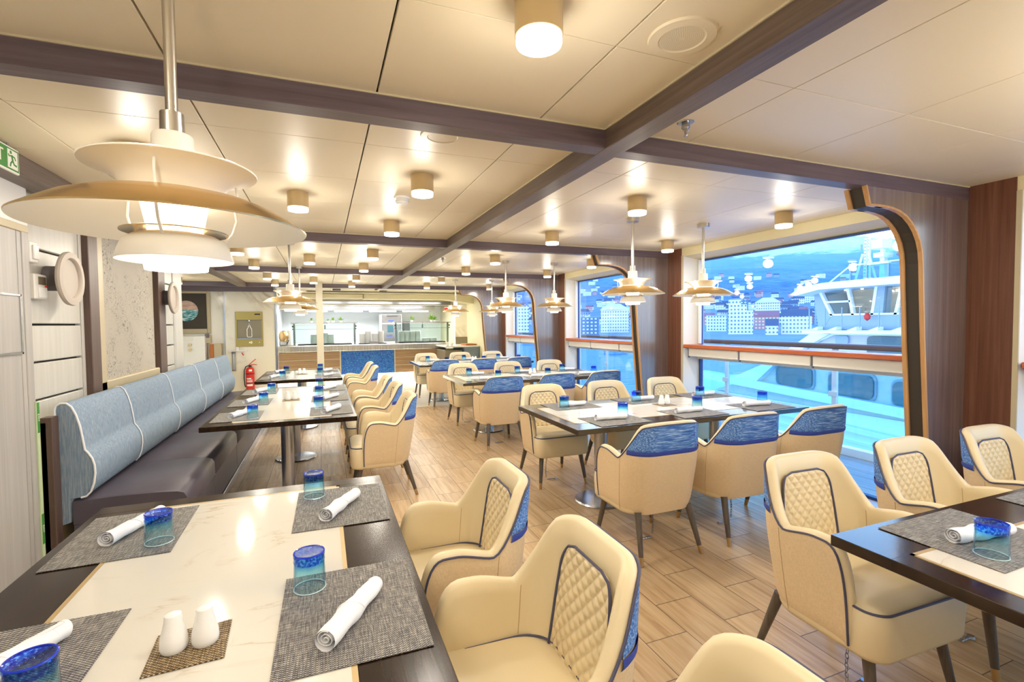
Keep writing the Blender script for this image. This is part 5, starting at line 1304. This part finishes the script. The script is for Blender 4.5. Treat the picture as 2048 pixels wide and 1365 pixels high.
# ================================================================== OUTSIDE
def outside():
    XD = 5.5
    b = MB()
    for i in range(9):
        x = XW + 0.32 + i * 0.15; b.cbox(x, x + 0.143, Y0, 16, -0.10, -0.03, 0.003)
    b.box(XW + 0.3, XD + 0.15, Y0, 16, -0.2, -0.101); struct(b.obj('floor_deck', 'deck_wood'))
    t = empty('deck_railing', 'glass deck railing with brown handrail outside the windows', 'railing', (XD, 6, 0))
    b = MB(); b.cbox(-0.06, 0.06, Y0 - 6, 9.5, 1.17, 1.23, 0.015); b.obj('handrail', 'rail_brown', t)
    b = MB(); b.cbox(-0.03, 0.03, Y0 - 6, 9.5, -0.03, 0.06, 0.005); b.obj('bottom_rail', 'white_paint', t)
    k = 0; y = 5.43 - 1.6 * 4 - 6
    while y < 9.2:
        b = MB(); b.cbox(-0.025, 0.025, y - 0.025, y + 0.025, -0.03, 1.17, 0.004); p = b.obj('post', 'white_paint', t)
        b = MB(); b.cbox(-0.045, -0.02, y - 0.05, y + 0.05, 0.62, 0.68, 0.004); b.obj('clamp', 'white_plastic', p)
        if y + 1.6 < 9.5: b = MB(); b.box(-0.006, 0.006, y + 0.04, y + 1.56, 0.08, 1.12); b.obj('glass_panel', 'rail_glass', t)
        y += 1.6
    # water
    b = MB(); b.add([(XD + 0.4, -3000, -12), (9000, -3000, -12), (9000, 9000, -12), (XD + 0.4, 9000, -12)], [(0, 1, 2, 3)]); tag(b.obj('fjord', 'fjord_water', recalc=False), 'blue fjord water between the ship and the town', 'water', None, 'stuff')
    # land
    prof = [(0, -14), (270, -14), (300, -11), (500, -8), (700, 2), (1000, 22), (1300, 45), (1800, 95), (2200, 150), (3200, 330), (4000, 520), (4500, 660), (5000, 720), (6500, 500)]
    def pz(r):
        for i in range(len(prof) - 1):
            if r <= prof[i + 1][0]: a, c = prof[i], prof[i + 1]; return a[1] + (c[1] - a[1]) * (r - a[0]) / (c[0] - a[0])
        return prof[-1][1]
    from mathutils import noise as mn
    def gz(r, az):
        d = math.degrees(az); z = pz(r)
        k = 1.0 - 0.16 * sm((d - 52) / 12) + 0.10 * sm((40 - d) / 15)
        n = mn.fractal(Vector((r * math.sin(az) * 0.0016, r * math.cos(az) * 0.0016, 0)), 0.9, 2.1, 6)
        if z > 30: z = z * k + n * 0.13 * (z - 30) + n * 8
        return z
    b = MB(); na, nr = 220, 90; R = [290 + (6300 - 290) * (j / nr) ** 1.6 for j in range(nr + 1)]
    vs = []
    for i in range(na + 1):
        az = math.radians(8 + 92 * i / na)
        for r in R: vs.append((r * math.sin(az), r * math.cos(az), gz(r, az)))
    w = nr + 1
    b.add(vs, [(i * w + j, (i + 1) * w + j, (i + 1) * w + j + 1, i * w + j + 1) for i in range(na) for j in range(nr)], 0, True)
    m = b.obj('mountain', 'hazy_mountain_ground', recalc=False); tag(m, 'blue wooded mountain with snow streaks on its ridge behind the town', 'mountain')
    # town: large waterfront buildings (azimuth deg left, right, base distance, height, material, roof)
    big = [(43.2, 45.3, 500, 15, 'facade_white', 'flat', 'white five storey waterfront hotel at the left of the big window'),
           (45.4, 47.9, 430, 19, 'facade_white', 'step', 'white stepped waterfront block beside the hotel'),
           (45.6, 47.4, 560, 29, 'facade_dark', 'flat', 'blue grey block with pale bands rising behind the white stepped block'),
           (47.9, 50.3, 520, 13, 'facade_rust', 'gable', 'reddish roofed low building by the water'),
           (48.0, 50.4, 640, 24, 'facade_cream', 'hip', 'pale cream building with a curved white roof above the waterfront'),
           (50.4, 53.2, 430, 14, 'facade_cream', 'gable_dark', 'cream building with a dark blue roof right of the red roofed one'),
           (53.3, 55.6, 600, 24, 'facade_blue', 'flat', 'blue grey office block half hidden by the moored ship'),
           (49.0, 50.2, 420, 7, 'facade_white', 'gable', 'small white gabled house at the quay'),
           (29.2, 31.6, 420, 15, 'facade_dark', 'flat', 'dark glass building in the second window'),
           (31.7, 35.0, 480, 22, 'facade_cream', 'hip', 'large cream building with hipped roof in the second window'),
           (35.2, 37.5, 450, 12, 'facade_white', 'gable', 'long white gabled building at the right of the second window'),
           (21.5, 23.4, 430, 26, 'facade_white', 'flat', 'pale tower block in the farthest window'),
           (23.6, 26.5, 450, 13, 'facade_blue', 'flat', 'low blue grey building in the farthest window'),
           (56, 60, 520, 16, 'facade_white', 'flat', 'white waterfront block behind the moored ship')]
    def house(W, D, H, roof, mat, name='building'):
        b = MB(); b.box(-W / 2, W / 2, 0, D, -4, H)
        rm = 1
        if roof == 'flat': b.box(-W / 2 - 0.3, W / 2 + 0.3, -0.3, D, H, H + 0.6, 1)
        elif roof == 'step': b.box(-W / 2, W / 4, D * 0.2, D, H, H + 5, 0); b.box(-W / 2, 0, D * 0.3, D, H + 5, H + 9, 0)
        elif roof in ('gable', 'gable_dark'): b.prism([(-0.6, H), (D / 2, H + D * 0.38), (D + 0.6, H)], -W / 2 - 0.4, W / 2 + 0.4, 'x', 1)
        elif roof == 'hip': b.add([(-W / 2 - 1, -1, H), (W / 2 + 1, -1, H), (W / 2 + 1, D, H), (-W / 2 - 1, D, H), (-W / 5, D / 2, H + 6), (W / 5, D / 2, H + 6)], [(0, 1, 5, 4), (1, 2, 5), (2, 3, 4, 5), (3, 0, 4)], 1)
        r = {'flat': 'ship_grey', 'step': 'ship_grey', 'gable': 'roof_rust' if 'rust' in mat else 'roof_dark', 'gable_dark': 'roof_dark', 'hip': 'stack_white'}[roof]
        return b.obj(name, [mat, r])
    for (a0, a1, r, H, mat, roof, lab) in big:
        az = math.radians((a0 + a1) / 2); W = r * math.radians(a1 - a0) * 0.96
        o = house(W, 14, H, roof, mat); o.location = (r * math.sin(az), r * math.cos(az), max(gz(r, az), -11.5)); o.rotation_euler = (0, 0, -az); tag(o, lab, 'building')
    rr = random.Random(11); hp = []
    for i, (W, D, H, rf, mt) in enumerate(((10, 8, 5, 'gable', 'facade_white'), (12, 8, 6, 'gable_dark', 'facade_cream'), (16, 9, 8, 'flat', 'facade_white'), (9, 8, 6, 'gable', 'facade_rust'), (14, 9, 7, 'gable_dark', 'facade_blue'))):
        hp.append(house(W, D, H, rf, mt, 'house'))
    kinds = ['white gabled', 'cream gabled', 'white flat roofed', 'reddish gabled', 'blue grey gabled']
    for i in range(270):
        az = math.radians(rr.choice([rr.uniform(41, 57), rr.uniform(28.5, 38), rr.uniform(20, 27.5), rr.uniform(41, 55)])); u = rr.random()
        r = 600 + 1900 * u ** 1.5; k = rr.choice([0, 0, 1, 2, 2, 3, 4])
        o = hp[k] if i < 5 and k == i else None
        if o is None: o = hp[k].copy(); COL.objects.link(o)
        o.location = (r * math.sin(az), r * math.cos(az), gz(r, az) + 2); o.rotation_euler = (0, 0, -az + rr.uniform(-0.6, 0.6)); s = rr.uniform(0.9, 1.4) * (1.0 + (r - 600) / 4000); o.scale = (s, s, s)
        tag(o, 'small %s house among many on the slope above the fjord' % kinds[k], 'house', '%s houses on the slope above the fjord' % kinds[k])
    for k, h in enumerate(hp):
        if h.location.length < 1: bpy.data.objects.remove(h)
    # small ferry on the water
    az = math.radians(33.4); r = 215
    t = empty('ferry_boat', 'small white and blue boat on the water in the second window', 'boat', (r * math.sin(az), r * math.cos(az), -12), -az + 0.2)
    b = MB(); b.prism([(-5, 1.2), (-4.2, -0.4), (4.4, -0.4), (5.6, 1.4)], -1.6, 1.6, 'y'); b.obj('hull', 'stack_blue', t)
    b = MB(); b.cbox(-3.2, 2.6, -1.2, 1.2, 1.3, 3.0, 0.1); b.obj('cabin', 'ship_white', t); b = MB(); b.box(-3.0, 2.4, -1.24, -1.2, 1.9, 2.5); b.obj('cabin_window', 'ship_glass', t)

    # moored ship alongside: side plane 28 m away
    XS_ = 28.0
    def Q(y, z): return (2 * y, 1.5 + 2 * (z - 1.5))
    t = empty('moored_ship', 'large white ship moored alongside, its bridge wing and decks filling the big window', 'ship', (XS_, 20, -11))
    def pr(nm, poly, d0, d1, mat, par=None):
        P = [(Q(*p)[0] - 20, Q(*p)[1] + 11) for p in poly]; b = MB(); b.prism(P, d0, d1, 'x'); return b.obj(nm, mat, par or t)
    Yn = 2.0     # near end, well past the window edge
    pr('hull', [(Yn, -5.5), (22, -5.5), (19, -1.25), (Yn, -1.25)], 1.0, 14, 'ship_white')
    lo = pr('lower_deck_wall', [(Yn, -1.9), (15, -1.2), (12.9, -0.5), (11.9, 0.1), (10.4, 0.95), (10.1, 1.12), (Yn, 1.12)], 1.2, 12, 'ship_beige')
    pr('sheer_band', [(15.2, -0.80), (15.6, -0.5), (Yn, -1.14), (Yn, -1.42)], 0.6, 1.4, 'ship_white')
    pr('lower_band', [(14.4, -1.55), (14.4, -1.38), (Yn, -1.95), (Yn, -2.12)], 0.6, 1.4, 'ship_white')
    pr('bulwark_sweep', [(13.4, -0.72), (12.9, -0.70), (12.05, 0.06), (10.95, 0.66), (10.2, 1.08), (10.75, 1.12), (11.5, 0.62), (12.5, 0.02), (13.9, -0.60)], 0.7, 1.4, 'ship_white')
    pr('sweep_top', [(13.4, -0.55), (12.1, 0.20), (11.0, 0.74), (10.25, 1.16), (Yn, 1.2), (Yn, 1.08), (10.1, 1.06), (11.2, 0.60), (12.6, -0.30)], 0.9, 1.4, 'ship_white')
    # rounded windows in the lower wall
    def rw(y0, y1, z0, z1, r, nm, mat, d, par):
        P = []
        for cy, cz, a0 in ((y1 - r, z1 - r, 0), (y0 + r, z1 - r, PI / 2), (y0 + r, z0 + r, PI), (y1 - r, z0 + r, 1.5 * PI)):
            for k in range(6): a = a0 + PI / 2 * k / 5; P.append((cy + r * math.cos(a), cz + r * math.sin(a)))
        return pr(nm, P, d - 0.06, 1.3, mat, par)
    for (y0, y1, z0, z1) in ((10.85, 12.15, -0.68, -0.02), (9.0, 10.3, -0.78, -0.1), (7.2, 8.5, -0.86, -0.18), (5.4, 6.7, -0.95, -0.25)):
        rw(y0 - 0.06, y1 + 0.06, z0 - 0.06, z1 + 0.06, 0.2, 'window_surround', 'ship_grey', 1.15, lo); rw(y0, y1, z0, z1, 0.18, 'porthole_window', 'ship_glass', 1.05, lo)
    for (y0, y1) in ((9.74, 10.12),): rw(y0, y1, 0.78, 1.03, 0.07, 'porthole_window', 'stack_blue', 1.1, lo)
    rw(7.0, 9.2, 0.30, 1.03, 0.1, 'deck_opening', 'ship_glass', 1.1, lo); rw(4.2, 6.6, 0.30, 1.03, 0.1, 'deck_opening', 'ship_glass', 1.1, lo)
    for z in (-1.3, -1.75): pr('deck_line', [(13, z - 0.25), (13, z - 0.2), (Yn, z - 0.55), (Yn, z - 0.6)], 0.9, 1.2, 'ship_white')
    # bridge wing
    pr('bridge_floor', [(10.45, 1.12), (10.45, 1.20), (Yn, 1.28), (Yn, 1.16)], -1.0, 8, 'ship_white')
    for k in range(9):
        y = 10.2 - k * 0.55; pr('bracket', [(y, 1.21), (y - 0.28, 1.22), (y - 0.28, 1.32)], -1.05, -0.6, 'ship_white')
    bw = pr('bridge_wall', [(10.08, 1.22), (9.95, 1.64), (Yn, 1.60), (Yn, 1.22)], -0.4, 7, 'ship_grey')
    pr('bridge_interior', [(9.7, 1.6), (10.0, 2.38), (Yn, 2.38), (Yn, 1.6)], 1.5, 6.5, 'ship_int')
    rf = pr('bridge_roof', [(10.62, 2.28), (10.25, 2.50), (9.6, 2.56), (Yn, 2.63), (Yn, 2.40), (9.7, 2.38), (10.45, 2.24)], -1.6, 8, 'ship_white')
    # raked window frames
    def bar(p, q, w, nm='window_frame', d0=-0.45, d1=-0.2, mat='ship_white', par=None):
        (y0, z0), (y1, z1) = p, q; dx, dz = y1 - y0, z1 - z0; L = math.hypot(dx, dz); ox, oz = -dz / L * w / 2, dx / L * w / 2
        pr(nm, [(y0 + ox, z0 + oz), (y1 + ox, z1 + oz), (y1 - ox, z1 - oz), (y0 - ox, z0 - oz)], d0, d1, mat, par or bw)
    for (yt, yb) in ((10.12, 9.72), (9.28, 9.12), (8.52, 8.62), (7.9, 8.05), (6.7, 6.8), (5.5, 5.6)): bar((yt, 2.4), (yb, 1.62), 0.07)
    bar((9.9, 2.03), (9.2, 2.03), 0.05); bar((9.8, 1.66), (Yn, 1.64), 0.05)
    pr('bridge_column', [(9.14, 2.4), (8.56, 2.4), (8.60, 1.62), (9.06, 1.62)], -0.42, 0.2, 'ship_grey', bw) if False else pr('bridge_column', [(8.56, 2.4), (8.30, 2.4), (8.36, 1.62), (8.62, 1.62)], -0.42, 0.2, 'ship_grey', bw)
    pr('bridge_end', [(10.3, 2.4), (10.12, 2.4), (9.75, 1.62), (10.0, 1.22), (10.12, 1.22)], -0.42, 3, 'ship_grey', bw)
    g = MB(); p0 = Q(9.9, 1.64); p1 = Q(Yn, 2.4); g.box(-0.3, -0.28, p1[0] - 20, p0[0] - 20, p0[1] + 11, p1[1] + 11); g.obj('bridge_glass', 'window_glass', bw)
    for k in range(4): pr('cabin_light', [(9.0 - k * 0.45, 2.27), (8.75 - k * 0.45, 2.27), (8.75 - k * 0.45, 2.33), (9.0 - k * 0.45, 2.33)], 1.3, 1.45, 'lamp_ring', rf)
    # wing railing stanchions + lifebuoy
    for k in range(7):
        y = 10.1 - k * 0.48; bar((y, 1.3), (y, 1.85), 0.02, 'stanchion', -1.3, -1.25, 'ship_grey')
    b = MB(); q = Q(8.62, 1.58); b.lathe([(0, -0.22), (0.14, -0.1), (0.16, 0.05), (0.08, 0.2), (0, 0.22)], 16, (-0.8, q[0] - 20, q[1] + 11)); b.obj('buoy', 'red_paint', t)
    # upper glass screen and mast
    sc_ = pr('screen_glass', [(9.9, 2.62), (9.35, 3.02), (Yn, 3.05), (Yn, 2.62)], 0.0, 0.04, 'rail_glass')
    for y in (9.35, 8.9, 8.35, 7.95, 7.4, 6.8, 6.2): bar((y, 2.6), (y, 3.06), 0.03, 'screen_post', -0.05, 0.05, 'ship_grey', sc_)
    bar((10.0, 2.58), (9.35, 3.04), 0.03, 'screen_rail', -0.05, 0.05, 'ship_white', sc_); bar((9.35, 3.05), (Yn, 3.07), 0.03, 'screen_rail', -0.05, 0.05, 'ship_white', sc_)
    mt = pr('mast', [(9.10, 2.6), (9.08, 3.78), (9.02, 3.78), (9.04, 2.6)], 0.3, 0.42, 'ship_white')
    bar((8.96, 2.6), (8.96, 3.78), 0.05, 'mast_leg', 0.3, 0.42, 'ship_white', mt)
    for (p, q) in (((9.1, 3.35), (9.3, 2.6)), ((8.94, 3.35), (8.74, 2.6))): bar(p, q, 0.035, 'mast_leg', 0.2, 0.3, 'ship_white', mt)
    for k in range(12): bar((9.08, 2.72 + k * 0.09), (8.95, 2.72 + k * 0.09), 0.015, 'mast_rung', 0.3, 0.36, 'ship_white', mt)
    bar((9.14, 3.45), (9.14, 3.62), 0.04, 'mast_lamp', 0.2, 0.3, 'ship_grey', mt)
    rd = pr('radar_pedestal', [(8.62, 2.6), (8.60, 3.3), (8.50, 3.3), (8.48, 2.6)], 0.1, 0.4, 'ship_white')
    pr('radar_platform', [(8.85, 3.0), (8.85, 3.05), (8.3, 3.05), (8.3, 3.0)], -0.2, 0.6, 'ship_white', rd); pr('radar_head', [(8.68, 3.18), (8.68, 3.3), (8.42, 3.3), (8.42, 3.18)], -0.2, 0.6, 'ship_white', rd)
    pr('radar_box', [(8.74, 3.42), (8.74, 3.66), (8.46, 3.66), (8.46, 3.42)], -0.2, 0.6, 'ship_white', rd); pr('radar_neck', [(8.6, 3.28), (8.6, 3.45), (8.53, 3.45), (8.53, 3.28)], 0.1, 0.3, 'ship_white', rd)
    b = MB(); q = Q(7.55, 3.22); b.lathe([(0, -0.55), (0.7, -0.5), (1.3, -0.3), (1.6, 0.0), (1.45, 0.3), (0.8, 0.5), (0, 0.55)], 40, (1.0, q[0] - 20, q[1] + 11)); rdm = b.obj('radome', ['radome'], t)
    b = MB(); b.cyl((1.0, q[0] - 20, 9.9), (1.0, q[0] - 20, q[1] + 10.5), 0.25, None, 16); b.obj('radome_mast', 'ship_white', rdm)
MT('rail_brown', '#7a4a34', 0.45); MT('ship_int', '#c9a98a', 0.7)
outside()
for _n in ('weave_blue', 'placemat_weave'): pass
# each object without a parent that still lacks a category but is no structure gets none; nothing to do
